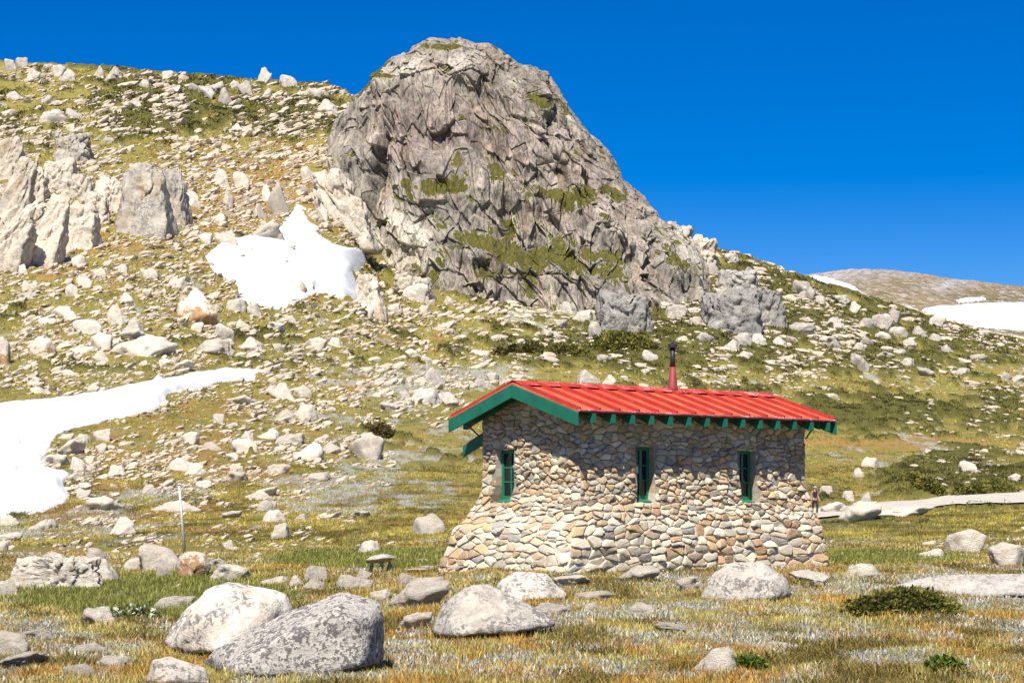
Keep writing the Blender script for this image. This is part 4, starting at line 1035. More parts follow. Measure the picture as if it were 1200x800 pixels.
def roof_paint():
    t = NT('red_roof_paint'); P = t.coord('Object')
    st_ = t.noise(t.mapping(P, (5., .5, .5)), 2.4, 5, .7); m_ = t.noise(P, 1.3, 5, .65); f_ = t.noise(P, 22, 4, .7)
    c = t.ramp(st_, [(.3, (.44, .05, .02)), (.5, (.56, .082, .03)), (.68, (.64, .16, .085))])
    c = t.mix(t.ramp(m_, [(.5, 0), (.7, .55)]), c, (.60, .19, .12))
    c = t.mix(t.math('MULTIPLY', t.ramp(f_, [(.60, 0), (.66, 1)]), .5), c, (.30, .10, .06))
    t.b.inputs['Specular IOR Level'].default_value = .25; t.bump(t.math('ADD', st_, m_), .3, .02)
    return t.done(c, .6)
M_red = roof_paint()
M_redrib = paint('shaded_red_rib', (.36, .035, .022), .2, .5)  # darker red paints in the rib shade that the frontal sun leaves out
M_redcap = paint('flaking_red_paint', (.50, .05, .035), .25, .6, (.72, .66, .66), .95)
M_eave = paint('weathered_eave_metal', (.36, .06, .07), .4, .6, (.68, .62, .64), .8)
M_green = paint('green_paint', (.010, .135, .085), .18, .5)
M_green2 = paint('window_green_paint', (.014, .17, .09), .2, .5)
M_dark = paint('dark_metal', (.03, .025, .035), .3, .5)
M_rust = paint('red_flue_metal', (.26, .035, .035), .35, .6, (.08, .05, .06), .7)
M_paper = paint('paper', (.7, .7, .68), .05, .8)
M_eave_shade = paint('dark_eave_shade', (.06, .05, .04), .2, .8)
t = NT('window_glass'); t.b.inputs['Specular IOR Level'].default_value = .5
M_glass = t.done((.012, .014, .018), .06)

WINF = [(1.24, 1.66, .25, 1.19), (3.70, 4.12, .25, 1.17)]
WING = [(1.75, 2.27, .25, 1.16)]
stone_wall('front', WINF, 31); stone_wall('left', WING, 32); stone_wall('right', [], 33); stone_wall('back', [], 34)

def window(which, op, note=False, nx=2, nz=3):
    A, fmap = wall_map(which)
    a0, a1, z0, z1 = op
    # local builder in wall coordinates: along a, outward o, up z
    def bx(mb, x0, x1, o0, o1, y0, y1):
        c = []
        for z in (y0, y1):
            for x, o in ((x0, o0), (x1, o0), (x1, o1), (x0, o1)):
                p = fmap(x, .9, o); c.append((p[0], p[1], z - Z0))
        mb.add(c, [(3, 2, 1, 0), (4, 5, 6, 7), (0, 1, 5, 4), (1, 2, 6, 5), (2, 3, 7, 6), (3, 0, 4, 7)])
    D = .115
    m = MB(); fw = .055
    bx(m, a0, a0 + fw, -D - .05, -D, z0, z1); bx(m, a1 - fw, a1, -D - .05, -D, z0, z1)
    bx(m, a0 + fw, a1 - fw, -D - .05, -D + .002, z1 - fw, z1); bx(m, a0 + fw, a1 - fw, -D - .05, -D + .004, z0, z0 + .11)
    w = m.build('window', M_green2, hut, bevel=.004)
    m = MB()
    for k in range(1, nx):
        x = a0 + fw + (a1 - a0 - 2 * fw) * k / nx; bx(m, x - .011, x + .011, -D - .045, -D - .012, z0 + .11, z1 - fw)
    m.build('mullion', M_green2, w)
    for k in range(1, nz):
        m = MB(); z = z0 + .11 + (z1 - z0 - .11 - fw) * k / nz; bx(m, a0 + fw, a1 - fw, -D - .043, -D - .015, z - .011, z + .011); m.build('glazing_bar', M_green2, w)
    m = MB(); bx(m, a0 + fw, a1 - fw, -D - .04, -D - .03, z0 + .11, z1 - fw); m.build('pane', M_glass, w)
    m = MB()
    c = [fmap(a0, .9, -D), fmap(a1, .9, -D), fmap(a1, .9, .0), fmap(a0, .9, .0)]
    zz = [.05, .05, .012, .012]
    top = [(p[0], p[1], z0 - Z0 + q) for p, q in zip(c, zz)]; bot = [(p[0], p[1], z0 - Z0 + .003) for p in c]
    m.add(bot + top, [(3, 2, 1, 0), (4, 5, 6, 7), (0, 1, 5, 4), (1, 2, 6, 5), (2, 3, 7, 6), (3, 0, 4, 7)])
    m.build('sill', M_green2, w)
    if note:
        m = MB(); bx(m, a0 + .10, a0 + .19, -D - .03, -D - .024, z0 + .50, z0 + .64); m.build('notice', M_paper, w)
window('front', WINF[0], True); window('front', WINF[1]); window('left', WING[0])

# roof: two sheets with standing ribs
def slope_pt(a, s, up=0.):
    """s from 0 (eave) to 1 (ridge) on the front slope; negative side = back"""
    b = -.4 + 1.715 * s; z = 1.758 + .532 * s
    n = Vector((0, -.532, 1.715)).normalized()
    return (a, b + n.y * up, z - Z0 + n.z * up)
def slope_back(a, s, up=0.):
    b = W_ + .44 - 1.755 * s; z = 1.758 + .532 * s
    n = Vector((0, .532, 1.755)).normalized()
    return (a, b + n.y * up, z - Z0 + n.z * up)
A0, A1 = -.4, L_ + .386
roof = None
for fn, nm in ((slope_pt, 'roof'), (slope_back, 'roof')):
    m = MB()
    c = [fn(A0, -.01, -.03), fn(A1, -.01, -.03), fn(A1, 1, -.03), fn(A0, 1, -.03), fn(A0, -.01, 0), fn(A1, -.01, 0), fn(A1, 1, 0), fn(A0, 1, 0)]
    m.add(c, [(3, 2, 1, 0), (4, 5, 6, 7), (0, 1, 5, 4), (1, 2, 6, 5), (2, 3, 7, 6), (3, 0, 4, 7)])
    n_ = 15
    for k in range(n_):
        a = A0 + .03 + (A1 - A0 - .06) * k / (n_ - 1)
        h = .055; w = .024
        c = [fn(a - w, -.012, .002), fn(a + w, -.012, .002), fn(a + w, .97, .002), fn(a - w, .97, .002), fn(a - w * .55, -.012, h), fn(a + w * .55, -.012, h), fn(a + w * .55, .97, h), fn(a - w * .55, .97, h)]
        m.add(c, [(3, 2, 1, 0), (4, 5, 6, 7), (0, 1, 5, 4), (1, 2, 6, 5), (2, 3, 7, 6), (3, 0, 4, 7)])
    r_ = m.build(nm, M_red, hut); r_.data.materials.append(M_redrib); r_.data.polygons.foreach_set('material_index', [0] * 6 + [1] * (len(r_.data.polygons) - 6))
    if fn is slope_pt: roof = r_
m = MB()
for fn in (slope_pt, slope_back):
    for k in range(8):
        a0 = A0 - .004 + (A1 - A0 + .008) * k / 8 + .004; a1 = A0 - .004 + (A1 - A0 + .008) * (k + 1) / 8 - .004
        u0 = .030 + .004 * (k % 2)
        c = [fn(a0, .86, u0 - .004), fn(a1, .86, u0 - .004), fn(a1, 1.003, u0 + .006), fn(a0, 1.003, u0 + .006), fn(a0, .86, u0 + .004), fn(a1, .86, u0 + .004), fn(a1, 1.003, u0 + .014), fn(a0, 1.003, u0 + .014)]
        m.add(c, [(3, 2, 1, 0), (4, 5, 6, 7), (0, 1, 5, 4), (1, 2, 6, 5), (2, 3, 7, 6), (3, 0, 4, 7)])
cap = m.build('ridge_cap', M_redcap, roof)
# rolled, weathered lower edge of the sheets
m = MB(); rs = np.random.default_rng(9); a = A0
while a < A1 - .05:
    w = rs.uniform(.32, .5); a2 = min(A1, a + w)
    if A1 - a2 < .12: a2 = A1
    p0, p1 = slope_pt(a + .006, -.012, -.004), slope_pt(a2 - .006, -.012, -.004)
    m.tube([p0, p1], [.022 + .004 * rs.random()] * 2, 8); a = a2
m.build('eave_edge', M_eave, roof, smooth_shade=False)
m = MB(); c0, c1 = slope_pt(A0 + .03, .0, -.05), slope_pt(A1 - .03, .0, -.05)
m.box(c0[0], c1[0], c0[1] + .10, c0[1] + .122, c0[2] - .03, c0[2] + .03); m.build('eave_shade_strip', M_eave_shade, hut)  # dark strip set back under the eave, standing for the shadow gap

def barge(fn, a, depth, th, s0, s1, mat, name):
    m = MB()
    c = [fn(a, s0, -.032), fn(a + th, s0, -.032), fn(a + th, s1, -.032), fn(a, s1, -.032)]
    d = Vector((0, 0, -depth))
    m.prism([Vector(p) for p in c], d)
    return m.build(name, mat, hut, bevel=.004)
for fn in (slope_pt, slope_back):
    barge(fn, A0 - .028, .225, .03, -.022, 1., M_green, 'barge_board')
    barge(fn, A1 - .002, .225, .03, -.022, 1., M_green, 'barge_board')
    barge(fn, -.10, .17, .05, .05, 1., M_green, 'verge_rafter')
    barge(fn, L_ + .06, .17, .05, .05, 1., M_green, 'verge_rafter')
for k in range(14):
    for fn in (slope_pt, slope_back):
        a = -.06 + k * (L_ + .26) / 13.
        if abs(a + .10) < .03: a += .06
        m = MB()
        # raking rafter with a plumb-cut, slightly tapered tail
        sg = 1 if fn is slope_pt else -1; e0 = Vector(fn(a, -.022, -.036)); p = [e0, fn(a, .99, -.034), fn(a, .99, -.10), fn(a, .30, -.12), e0 + Vector((0, .14 * sg, -.12)), e0 + Vector((0, .035 * sg, -.165)), e0 + Vector((0, .0, -.15))]
        m.prism([Vector(q) + Vector((-.042, 0, 0)) for q in p], (.084, 0, 0))
        m.build('rafter_tail', M_green, hut)
# brackets under both verges
for a, b in ((A0 + .03, W_ + .12), (L_ + .33, .0)):
    m = MB(); aa = -.02 if a < 0 else L_ + .02
    m.tube([(aa, b - .02, 1.42 - Z0), (a, b, eave_z(b) - .16 - Z0)], [.014, .014], 6); m.build('bracket', M_dark, hut)
# flue
fa, fb = 3.265, 1.24
zr = 2.29 - Z0
fl = MB(); fl.tube([(fa, fb, zr - .05), (fa, fb, zr + .05), (fa, fb, zr + .42)], [.11, .088, .05], 16); flue = fl.build('flue', M_rust, hut, smooth_shade=True)
m = MB(); m.tube([(fa, fb, zr + .41), (fa, fb, zr + .77)], [.048, .046], 14); m.build('flue_pipe', M_dark, flue, smooth_shade=True)
m = MB(); m.tube([(fa, fb, zr + .765), (fa, fb, zr + .772), (fa, fb, zr + .83), (fa, fb, zr + .842)], [.06, .09, .09, .07], 16); m.tube([(fa, fb, zr + .84), (fa, fb, zr + .875), (fa, fb, zr + .88)], [.03, .03, .012], 8); m.build('flue_cap', M_dark, flue, smooth_shade=False)
m = MB(); m.box(fa - .17, fa + .17, fb - .17, fb + .17, zr - .06, zr - .012); m.build('flue_flashing', M_redcap, flue)
# lean-to porch roof on the far side
m = MB()
pz = lambda b: 1.58 - (b - W_) * .36
m.prism([(.16, W_ + .0, pz(W_) - Z0), (.16, W_ + .78, pz(W_ + .78) - Z0), (.16, W_ + .78, pz(W_ + .78) - .03 - Z0), (.16, W_ + .0, pz(W_) - .03 - Z0)], (1.9, 0, 0))
porch = m.build('porch_roof', M_red, hut)
m = MB(); m.prism([(.13, W_ + .0, pz(W_) - .028 - Z0), (.13, W_ + .78, pz(W_ + .78) - .028 - Z0), (.13, W_ + .78, pz(W_ + .78) - .23 - Z0), (.13, W_ + .0, pz(W_) - .23 - Z0)], (.03, 0, 0)); m.build('barge_board', M_green, porch)
m = MB(); m.box(.6, 1.9, W_ + .3, W_ + .7, -.3, pz(W_ + .7) - .06 - Z0); m.build('porch_wall', M_stone, hut)
set_color(hut.children[-1].data, 'stone', np.tile(np.array([[.45, .4, .33]]), (len(hut.children[-1].data.vertices), 1)))

# ------------------------------------------------------------------ stone table, steps, pole, person
wx, d = ray(446, 673); wx, d = wx[0], d[0]; s = d / F
st = empty('stone_table', (wx, d, gz(wx, d)[0])); tag(st, 'small stone slab standing on upright stones in grass left of the hut', 'stone table')
q, f = rock_verts(4, np.random.default_rng(41), nplanes=12, p=12, rough=.08, zr=(0, 1)); q[:, 2] *= 11 * s; q[:, 2] += 13.5 * s; q[:, 0] *= 34 * s; q[:, 1] *= 28 * s
link('capstone', mesh_np('capstone', q, f, smooth_shade=True), M_rock_far, st)
for (ox, oy, w_, h_) in ((-11, 2, 6, 16), (1, -5, 5, 15), (10, 3, 8, 16)):
    q, f = rock_verts(3, np.random.default_rng(50 + int(ox)), nplanes=10, p=20, rough=.06, zr=(-.25, 1)); q = q * np.array([w_ * s, w_ * s, h_ * s]) + np.array([ox * s, oy * s, 0])
    link('support', mesh_np('support', q, f, smooth_shade=True), M_rock_far, st)
for k, (x, y, w_, lab) in enumerate(((500, 660, 26, 'farthest thin stone step leading to the hut corner'), (496, 665, 30, 'middle thin stone step leading to the hut corner'), (488, 671, 30, 'nearest thin stone step beside the small stone table'))):
    wx, d = ray(x, y); o = link('stone_step', PROTO_FLAT[k]); o.location = (wx[0], d[0] + .2, gz(wx[0], d[0] + .2)[0] + .02); o.scale = (w_ * d[0] / F, .45, .05); o.rotation_euler = (0, -.04, .1)
    tag(o, lab, 'step', 'flat stone steps by the hut')

wx, d = ray(217, 646); wx, d = wx[0], d[0]; s = d / F; zz = gz(wx, d)[0]
t = NT('galvanised_metal'); P = t.coord('Object'); t.b.inputs['Metallic'].default_value = .35
M_galv = t.done(t.ramp(t.noise(P, 14, 3), [(.3, (.42, .42, .40)), (.7, (.6, .6, .57))]), .5)
po = empty('marker_pole', (wx, d, zz)); tag(po, 'thin leaning grey metal marker pole behind the boulder row', 'pole')
m = MB(); m.tube([(0, 0, -.2), (-7 * s, 0, 80 * s)], [1.9 * s, 1.6 * s], 10); m.build('post', M_galv, po, smooth_shade=True)
m = MB(); m.tube([(-7 * s, 0, 79.9 * s), (-7.1 * s, 0, 82 * s)], [2.1 * s, 2.0 * s], 10); m.build('post_cap', M_galv, po, smooth_shade=True)
m = MB(); m.tube([(-9.6 * s, -.02, 78 * s), (-4.4 * s, -.02, 80.5 * s)], [.9 * s, .9 * s], 6); m.build('bracket', M_galv, po)

def skin_obj(name, joints, edges, mat, parent, sub=2, root=0):
    me = bpy.data.meshes.new(name); me.from_pydata([j[0] for j in joints], edges, []); me.update()
    o = link(name, me, mat, parent)
    md = o.modifiers.new('skin', 'SKIN'); md.use_smooth_shade = True
    sv = me.skin_vertices[0].data if me.skin_vertices else None
    if sv is None:
        bm = bmesh.new(); bm.from_mesh(me); bm.verts.layers.skin.verify(); bm.to_mesh(me); bm.free(); sv = me.skin_vertices[0].data
    for k, j in enumerate(joints):
        rx = j[1] if isinstance(j[1], tuple) else (j[1], j[1]); sv[k].radius = rx; sv[k].use_root = (k == root)
    ms = o.modifiers.new('sub', 'SUBSURF'); ms.levels = sub; ms.render_levels = sub
    return o
wx, d = ray(954.8, 604.5, ZG, 70, 200); wx, d = wx[0], d[0]
H = 33.5 * d / F; k = H / 1.66
pe = empty('person', (wx, d, gz(wx, d)[0] + .05), .5); pe.scale = (k, k, k)
tag(pe, 'walker in pinkish cap and dark sleeveless top on path behind hut corner', 'person')
M_skin = paint('skin', (.42, .24, .16), .08, .6); M_navy = paint('navy_cloth', (.025, .02, .055), .2, .9); M_trouser = paint('dark_trousers', (.03, .022, .035), .2, .9); M_cap = paint('pink_cap', (.5, .34, .42), .1, .8); M_hair = paint('dark_hair', (.04, .025, .018), .2, .8)
J = [((0, 0, .93), (.13, .09)), ((0, 0, 1.10), (.115, .08)), ((0, -.01, 1.27), (.145, .09)), ((0, 0, 1.39), (.09, .07)), ((0, -.01, 1.46), .05), ((0, -.03, 1.54), (.068, .08)), ((0, -.03, 1.62), (.07, .08)), ((0, -.02, 1.66), (.045, .05))]
E = [(i, i + 1) for i in range(7)]
for sg in (-1, 1):
    b = len(J); sw = .12 * sg
    J += [((.17 * sg, 0, 1.37), .052), ((.22 * sg, .03 - sw * .2, 1.12), .04), ((.235 * sg, -.06 - sw * .4, .90), .03), ((.24 * sg, -.08 - sw * .45, .84), (.036, .018))]
    E += [(3, b), (b, b + 1), (b + 1, b + 2), (b + 2, b + 3)]
    for q in range(4):
        c = len(J); yy = -.105 - sw * .45 + q * .018
        J += [((.245 * sg, yy, .79), .009), ((.24 * sg, yy - .004, .755 - .008 * (q in (1, 2))), .008)]; E += [(b + 3, c), (c, c + 1)]
    c = len(J); J += [((.235 * sg, -.135 - sw * .45, .82), .010), ((.225 * sg, -.15 - sw * .45, .785), .009)]; E += [(b + 3, c), (c, c + 1)]
    b = len(J)
    J += [((.09 * sg, 0, .86), .085), ((.095 * sg, -.03 - sw * .8, .48), .055), ((.095 * sg, .03 - sw * .9, .09), .04), ((.10 * sg, -.10 - sw * .9, .035), .035)]
    E += [(0, b), (b, b + 1), (b + 1, b + 2), (b + 2, b + 3)]
body = skin_obj('body', J, E, M_skin, pe)
# face features are part of the head surface: nose and ears as small chains
top = skin_obj('top', [((0, 0, .90), (.145, .105)), ((0, 0, 1.10), (.13, .095)), ((0, -.01, 1.27), (.158, .105)), ((0, 0, 1.38), (.12, .08)), ((-.14, 0, 1.385), .062), ((.14, 0, 1.385), .062)], [(0, 1), (1, 2), (2, 3), (3, 4), (3, 5)], M_navy, pe)
JT = [((0, 0, .95), (.14, .10))]; ET = []
for sg in (-1, 1):
    b = len(JT); sw = .12 * sg
    JT += [((.09 * sg, 0, .85), .098), ((.095 * sg, -.03 - sw * .8, .48), .068), ((.095 * sg, .03 - sw * .9, .12), .052)]; ET += [(0, b), (b, b + 1), (b + 1, b + 2)]
skin_obj('trousers', JT, ET, M_trouser, pe)
m = MB(); n_ = 14; pr_ = [(.0, .095), (.035, .094), (.075, .075), (.098, .035)]
for q in range(3):
    m.tube([(0, -.03 + 0, 1.59 + pr_[q][0]), (0, -.03, 1.59 + pr_[q + 1][0])], [pr_[q][1], pr_[q + 1][1]], n_)
m.prism([(-.07, -.11, 1.60), (.07, -.11, 1.60), (.05, -.20, 1.585), (-.05, -.20, 1.585)], (0, 0, .012)); m.build('cap', M_cap, pe, smooth_shade=True)
skin_obj('hair', [((0, .03, 1.60), (.075, .05)), ((0, .055, 1.50), (.06, .04)), ((0, .06, 1.40), (.03, .025))], [(0, 1), (1, 2)], M_hair, pe, 1)

# ------------------------------------------------------------------ grasses and shrubs
def leaf_material(name, rough=.8, trans=.25):
    t = NT(name); c = t.attr('tint')
    tr = t.n('ShaderNodeBsdfTranslucent'); t.L.new(c, tr.inputs['Color'])
    mx = t.n('ShaderNodeMixShader'); mx.inputs[0].default_value = trans
    t.done(c, rough); out = t.t.nodes['Material Output']
    t.L.new(t.b.outputs[0], mx.inputs[1]); t.L.new(tr.outputs[0], mx.inputs[2]); t.L.new(mx.outputs[0], out.inputs['Surface'])
    return t.m
M_leaf = leaf_material('grass_blade')
def blades(name, P, h, w, lean, tint, label, cat, three=False, seed=0):
    """P base points, h height, w width, lean 0..1"""
    r = np.random.default_rng(seed); n = len(P)
    ang = r.uniform(0, 2 * math.pi, n); face = r.uniform(0, math.pi, n)
    dx, dy = np.cos(ang), np.sin(ang); sx, sy = np.cos(face), np.sin(face)
    ln = lean * h
    b0 = P - np.stack([sx * w / 2, sy * w / 2, 0 * w + .02], 1); b1 = P + np.stack([sx * w / 2, sy * w / 2, 0 * w - .02], 1)
    tip = P + np.stack([dx * ln, dy * ln, h * np.sqrt(np.clip(1 - lean ** 2 * .6, .1, 1))], 1)
    if three:
        V = np.stack([b0, b1, tip], 1).reshape(-1, 3); f = np.arange(3 * n); nvv = np.full(n, 3); per = 3
        g = np.array([.75, .75, 1.15])
    else:
        mid = P + np.stack([dx * ln * .35, dy * ln * .35, h * .55], 1)
        m0 = mid - np.stack([sx * w * .42, sy * w * .42, 0 * w], 1); m1 = mid + np.stack([sx * w * .42, sy * w * .42, 0 * w], 1)
        V = np.stack([b0, b1, m1, m0, tip], 1).reshape(-1, 3); per = 5
        base = np.arange(n) * 5
        f = np.stack([base, base + 1, base + 2, base + 3, base + 3, base + 2, base + 4], 1).ravel(); nvv = np.tile([4, 3], n)
        g = np.array([.9, .9, 1, 1, 1.1])
    me = mesh_np(name, V, f, nv=nvv)
    set_color(me, 'tint', np.clip(np.repeat(tint, per, 0) * np.tile(np.ones_like(g), n)[:, None], 0, 1))
    o = link(name, me, M_leaf); tag(o, label, cat, None, 'stuff'); return o

def pick_tint(r, n, a, b):
    t_ = r.random(n)[:, None]; return (np.array(a) * (1 - t_) + np.array(b) * t_) * r.uniform(.75, 1.2, (n, 1))

def foreground_plants():
    r = np.random.default_rng(21)
    X = []; Y = []
    # tuft centres, uniform on the ground between 15 and 62 m
    n = 118000
    d = np.exp(r.uniform(math.log(15.2), math.log(64), n)); px = r.uniform(-270, 1490, n)
    x = (px - CX) / F * d; py = HY - F * gz(x, d) / d
    keep = np.ones(n, bool)
    # stay clear of the hut
    ca, sa = math.cos(TH), math.sin(TH); lx = (x - 1.143) * ca + (d - 36) * sa; ly = -(x - 1.143) * sa + (d - 36) * ca
    keep &= ~((lx > -.5) & (lx < L_ + .4) & (ly > -.32) & (ly < W_ + .6))
    gr = samp(gravel, px, d); keep &= r.random(n) > gr * .9
    x, d, px, py, lx, ly = [q[keep] for q in (x, d, px, py, lx, ly)]
    near_hut = np.exp(-(np.maximum(0, np.maximum(-.3 - lx, lx - L_ - .3)) ** 2 + np.maximum(0, np.maximum(-.3 - ly, ly - W_ - .3)) ** 2) / .5)
    s1 = .5 * fbm2(x / 1.5, d / 2.6, 401, 4) + .5 * fbm2(x / .35, d / .8, 403, 3); s2 = .4 * fbm2(x / .9, d / 1.7, 405, 3) + .6 * fbm2(x / .3, d / .6, 407, 2); s3 = fbm2(x / 2.4, d / 4., 409, 3)
    lu = samp(lush, px, d)
    sil = smooth(.48, .55, s1 + .10 * gauss(60, 760, 130, 40, px=px, py=py) + .10 * gauss(90, 690, 110, 14, px=px, py=py) + .07 * gauss(850, 770, 300, 30, px=px, py=py) + .1 * gauss(1000, 690, 250, 30, px=px, py=py) - .3 * lu - .12 * gauss(700, 655, 500, 14, px=px, py=py))
    rus = smooth(.50, .58, s2 + .06 * gauss(300, 790, 200, 25, px=px, py=py) + .04 * gauss(620, 770, 250, 30, px=px, py=py) + .06 * gauss(1050, 790, 200, 20, px=px, py=py) - .3 * lu)
    pick = r.random(len(x))
    kind = np.where(lu > .4, 3, np.where(pick < sil * .8, 0, np.where(pick < sil * .8 + rus * .55, 1, 2)))
    kind = np.where((kind != 3) & (fbm2(x / .7, d / 1.1, 461, 3) > .64), 4, kind)
    zz = gz(x, d)
    spec = {0: ('snow_daisy', 'silvery grey mats of small leaves over the near heath', 'ground cover', 12, (.28, .28, .22), (.52, .51, .44), (.02, .05), .013, .55, .10),
            1: ('rust_grass', 'rust and orange dry grass tufts between the boulders', 'grass', 13, (.27, .12, .02), (.52, .30, .06), (.025, .075), .007, .45, .09),
            2: ('straw_grass', 'olive and straw coloured grass over the near ground', 'grass', 12, (.24, .215, .05), (.58, .47, .17), (.02, .065), .007, .5, .10),
            4: ('brown_heath', 'dark brown green low heath plants scattered in the near grass', 'heath', 16, (.09, .085, .02), (.28, .20, .06), (.02, .075), .008, .7, .09),
            3: ('green_grass', 'lush green grass in the hollow and beside the hut', 'grass', 14, (.11, .13, .02), (.30, .29, .08), (.03, .09), .008, .45, .10)}
    for kd, (nm, lab, cat, nb, ca_, cb_, hr, w, lean, rad) in spec.items():
        m = np.where(kind == kd)[0]
        if kd == 0: m = m[r.random(len(m)) < .9]
        bx, by = np.repeat(x[m], nb), np.repeat(d[m], nb)
        N = len(bx); sc = np.repeat(smooth(14, 60, d[m]) * 1.4 + 1, nb)
        bx = bx + r.normal(0, rad, N) * sc; by = by + r.normal(0, rad, N) * sc
        bz = gz(bx, by)
        cl = fbm2(x[m] / .42, d[m] / .42, 431, 2); tt = pick_tint(r, len(m), ca_, cb_) * (.72 + .75 * cl)[:, None]; tt = np.repeat(tt, nb, 0) * r.uniform(.75, 1.25, (N, 1))  # clump shading painted into the tint: low gaps darker, tall clumps lighter
        blades(nm, np.stack([bx, by, bz], 1), r.uniform(*hr, N) * np.repeat(r.uniform(.6, 1.25, len(m)) * (.35 + 1.35 * smooth(.3, .7, cl)), nb), w * sc * r.uniform(.8, 1.5, N), lean * r.uniform(.3, 1.6, N).clip(0, .95), tt, lab, cat, three=False, seed=kd)
    print('near tufts', len(x))
foreground_plants()

def slope_plants():
    """coarser tufts from 60 m up the slopes, spread evenly over the picture so that far grass still has a surface"""
    r = np.random.default_rng(25); n = 80000
    px = r.uniform(-120, 1320, n); py = np.where(r.random(n) < .3, 545 + 95 * r.random(n), 70 + 560 * r.random(n))
    x, d = ray(px, py, ZS, 55, 465)
    ok = (d > 57) & (d < 460) & (samp(path_m, px, d) < .2)
    x, d, px = x[ok], d[ok], px[ok]
    he = samp(heath, px, d); ru = samp(rust, px, d); si = samp(silver, px, d); gr = samp(gravel, px, d)
    ok = r.random(len(x)) > gr * .85; x, d, px, he, ru, si = [q[ok] for q in (x, d, px, he, ru, si)]
    ok = r.random(len(x)) > .45 * (si > .6); x, d, px, he, ru, si = [q[ok] for q in (x, d, px, he, ru, si)]
    hm_ = he > .45
    u = d / F
    nb = 5
    for nm, m, lab, cat, ca_, cb_, hh, ww in (('heath', hm_, 'dark green alpine heath shrubs patching the slopes', 'heath', (.06, .06, .012), (.17, .15, .04), 2.3, 1.6),
                                        ('slope_grass', ~hm_, 'dry olive tussock grass over the slopes', 'grass', (.20, .17, .03), (.48, .37, .09), 1.6, 1.2)):
        q = np.where(m)[0]; k_ = nb * (3 if nm == 'heath' else 2)
        N = len(q) * k_; us = np.repeat(u[q], k_)
        bx = np.repeat(x[q], k_) + r.normal(0, 2.2, N) * us; by = np.repeat(d[q], k_) + r.normal(0, 5, N) * us; bz = gz(bx, by)
        tt = np.repeat(pick_tint(r, len(q), ca_, cb_), k_, 0) * r.uniform(.8, 1.2, (N, 1))
        ms = fbm2(x[q] / 2.2, d[q] / 5., 441, 4); tt = tt * np.repeat(.45 + 1.1 * smooth(.3, .68, ms), k_)[:, None]
        if nm == 'slope_grass':
            a_ = np.repeat(ru[q], k_)[:, None]; b_ = np.repeat(si[q], k_)[:, None]
            tt = tt * (1 - .7 * a_) + .7 * a_ * np.array([.36, .20, .07]); tt = tt * (1 - .8 * b_) + .8 * b_ * np.array([.55, .55, .50])
        blades(nm, np.stack([bx, by, bz], 1), hh * us * r.uniform(.6, 1.5, N) * (1 + .9 * smooth(140, 65, by)), ww * us * r.uniform(.6, 1.3, N), np.full(N, .6) * r.uniform(.4, 1.5, N), tt, lab, cat, three=True, seed=7)
slope_plants()

def shrub(name, px0, px1, ytop, ybot, n, tints, label, leaf=.02, seed=0, cat='shrub', stems=True, round_=2., group=None):
    r = np.random.default_rng(seed)
    wx, d = ray((px0 + px1) / 2, ybot); wx, d = wx[0], d[0]; s = d / F
    W = (px1 - px0) * s; Hh = (ybot - ytop) * s * (.72 if d > 60 else .9); dp = W * .55
    root = empty(name, (wx, d + dp * .4, gz(wx, d)[0])); tag(root, label, cat, group)
    u = r.normal(size=(n, 3)); u /= np.linalg.norm(u, axis=1)[:, None]; u[:, 2] = np.abs(u[:, 2])
    lump = .72 + .5 * fbm3(u * 2.6 + seed, seed, 3)
    rad = r.random(n) ** .35
    P = u * (rad * lump)[:, None] * np.array([W / 2, dp / 2, Hh])
    gzz = gz(P[:, 0] + root.location.x, P[:, 1] + root.location.y) - root.location.z
    P[:, 2] = np.maximum(P[:, 2], .0) + gzz
    a = r.normal(size=(n, 3)) * .6 + u; a /= np.linalg.norm(a, axis=1)[:, None]
    b = np.cross(a, r.normal(size=(n, 3))); b /= np.linalg.norm(b, axis=1)[:, None] + 1e-9
    l = leaf * r.uniform(.7, 1.5, n)[:, None]
    V = np.stack([P - b * l * .35, P + a * l * .5 - b * l * .05 + b * l * .4, P + a * l * 1.3, P + a * l * .5 - b * l * .45], 1).reshape(-1, 3)
    me = mesh_np('foliage', V, np.arange(4 * n).reshape(-1, 4))
    clump = fbm3(P / (W * .12), seed + 5, 3)[:, None]
    tt = np.array(tints[0]) * (1 - smooth(.35, .65, clump)) + np.array(tints[1]) * smooth(.35, .65, clump)
    tt = tt * r.uniform(.75, 1.25, (n, 1))
    if 'flowers' in label: tt[(r.random(n) < .3) & (rad > .8)] = (.72, .72, .58)
    set_color(me, 'tint', np.repeat(tt, 4, 0))
    link('foliage', me, M_leaf, root)
    m = MB()
    for k_ in range(14):
        e = P[int(r.integers(n))]; x0 = e * .25; x0[2] = gz(x0[0] + root.location.x, x0[1] + root.location.y)[0] - root.location.z - .05
        m.tube([x0, x0 * .5 + e * .5 + np.array([0, 0, Hh * .08]), e], [leaf * .35, leaf * .28, leaf * .12], 5)
    m.build('stem', M_stem, root)
    return root
M_stem = paint('woody_stem', (.12, .08, .05), .3, .9)
DG = ((.09, .095, .018), (.26, .23, .055))
shrub('heath_shrub', 992, 1138, 686, 724, 9000, DG, 'low spreading dark green shrub in front of the long flat slab at right', .035, 1)
shrub('heath_shrub', 575, 642, 398, 416, 2200, ((.07, .06, .015), (.17, .14, .04)), 'brownish low shrub on the slope just above the hut gable', .30, 2)
shrub('heath_shrub', 690, 772, 390, 418, 3400, DG, 'wide green shrub below the grey crag above the roof', .30, 3)
shrub('heath_shrub', 632, 690, 404, 420, 2000, DG, 'small green shrub left of the wide one above the roof', .28, 4)
shrub('heath_shrub', 1050, 1086, 558, 574, 1500, DG, 'left of two dark shrubs behind the gravel path', .13, 5)
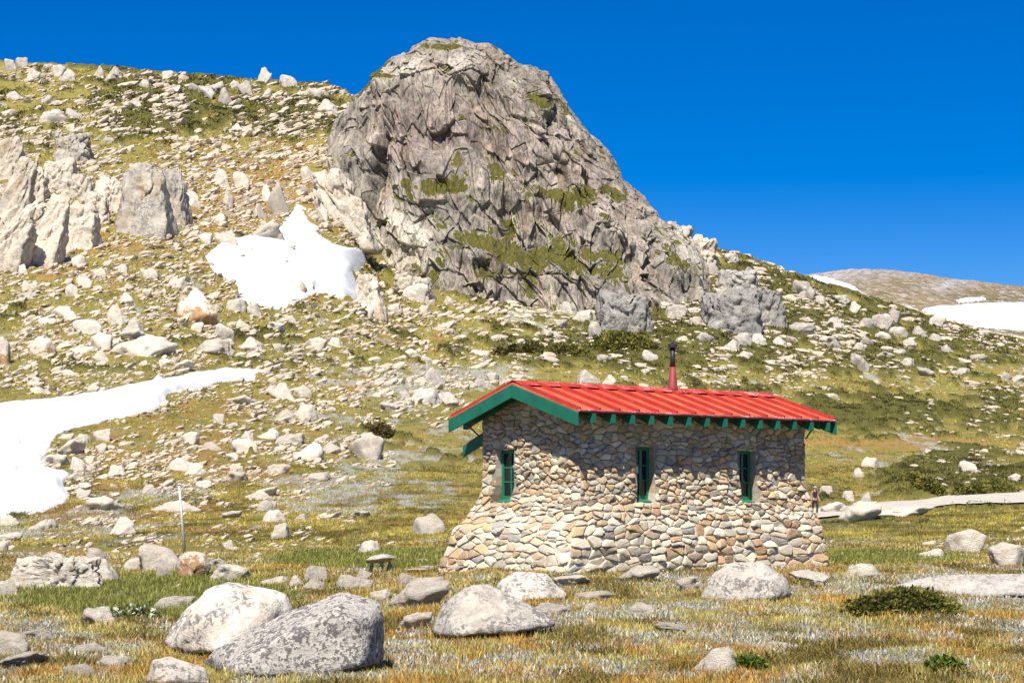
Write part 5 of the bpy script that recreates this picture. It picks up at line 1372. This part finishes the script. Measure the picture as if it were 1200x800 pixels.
shrub('heath_shrub', 1116, 1200, 556, 580, 3400, DG, 'larger dark shrub behind the gravel path near the right edge', .13, 6)
shrub('heath_shrub', 1072, 1112, 562, 583, 1500, DG, 'low shrub right between path edge and the two dark shrubs', .13, 7)
shrub('heath_shrub', 430, 462, 488, 512, 1200, ((.08, .06, .015), (.2, .15, .05)), 'brown green shrub on the slope left of the hut roof', .16, 8)
shrub('alpine_plant', 1086, 1136, 768, 792, 1500, ((.06, .11, .01), (.22, .26, .05)), 'bright green leafy plant at the bottom right corner', .035, 9, 'plant')
shrub('alpine_plant', 852, 900, 768, 784, 1100, ((.05, .11, .01), (.16, .22, .03)), 'small fresh green plant beside the dark speckled rock, bottom right', .03, 10, 'plant')
shrub('alpine_plant', 120, 190, 706, 730, 1800, ((.06, .10, .012), (.2, .22, .05)), 'leafy green herb patch with pale flowers in the green hollow', .04, 11, 'plant')
shrub('alpine_plant', 762, 782, 648, 660, 500, ((.07, .11, .012), (.2, .22, .05)), 'green tuft at the foot of the front wall, right one of two', .035, 12, 'plant')
shrub('alpine_plant', 744, 770, 650, 664, 500, ((.07, .11, .012), (.2, .22, .05)), 'green tuft at the foot of the front wall, left one of two', .035, 13, 'plant')
# ------------------------------------------------------------------ light, sky, camera
sun_dir = Vector((-.16, -.62, .90)).normalized()          # towards the sun
el = math.asin(sun_dir.z); az = math.atan2(sun_dir.x, sun_dir.y)
w = bpy.data.worlds.new('World'); S.world = w; w.use_nodes = True
nt = w.node_tree; bg = nt.nodes['Background']
sky = nt.nodes.new('ShaderNodeTexSky'); sky.sky_type = 'NISHITA'; sky.sun_disc = False
sky.sun_elevation = el; sky.sun_rotation = az; sky.altitude = 2100; sky.air_density = 1.0; sky.dust_density = 0.0; sky.ozone_density = 4.0
hs = nt.nodes.new('ShaderNodeHueSaturation'); hs.inputs['Saturation'].default_value = 1.55; hs.inputs['Hue'].default_value = .516
nt.links.new(sky.outputs[0], hs.inputs['Color']); nt.links.new(hs.outputs[0], bg.inputs['Color']); bg.inputs['Strength'].default_value = .070
sd = bpy.data.lights.new('sun', 'SUN'); sd.energy = 5.0; sd.angle = math.radians(.53); sd.color = (1, .94, .83)
so = bpy.data.objects.new('sun', sd); COL.objects.link(so); so.rotation_euler = sun_dir.to_track_quat('Z', 'Y').to_euler()
cd = bpy.data.cameras.new('camera'); cam = bpy.data.objects.new('camera', cd); COL.objects.link(cam); S.camera = cam
cam.location = (0, 0, 0); cam.rotation_euler = (math.radians(90), 0, 0)
cd.sensor_width = 36; cd.lens = 36 * F / 1200; cd.shift_y = 205 / 1200; cd.clip_start = .5; cd.clip_end = 20000
S.view_settings.view_transform = 'Standard'; S.view_settings.look = 'None'; S.view_settings.exposure = .7; S.view_settings.gamma = 1
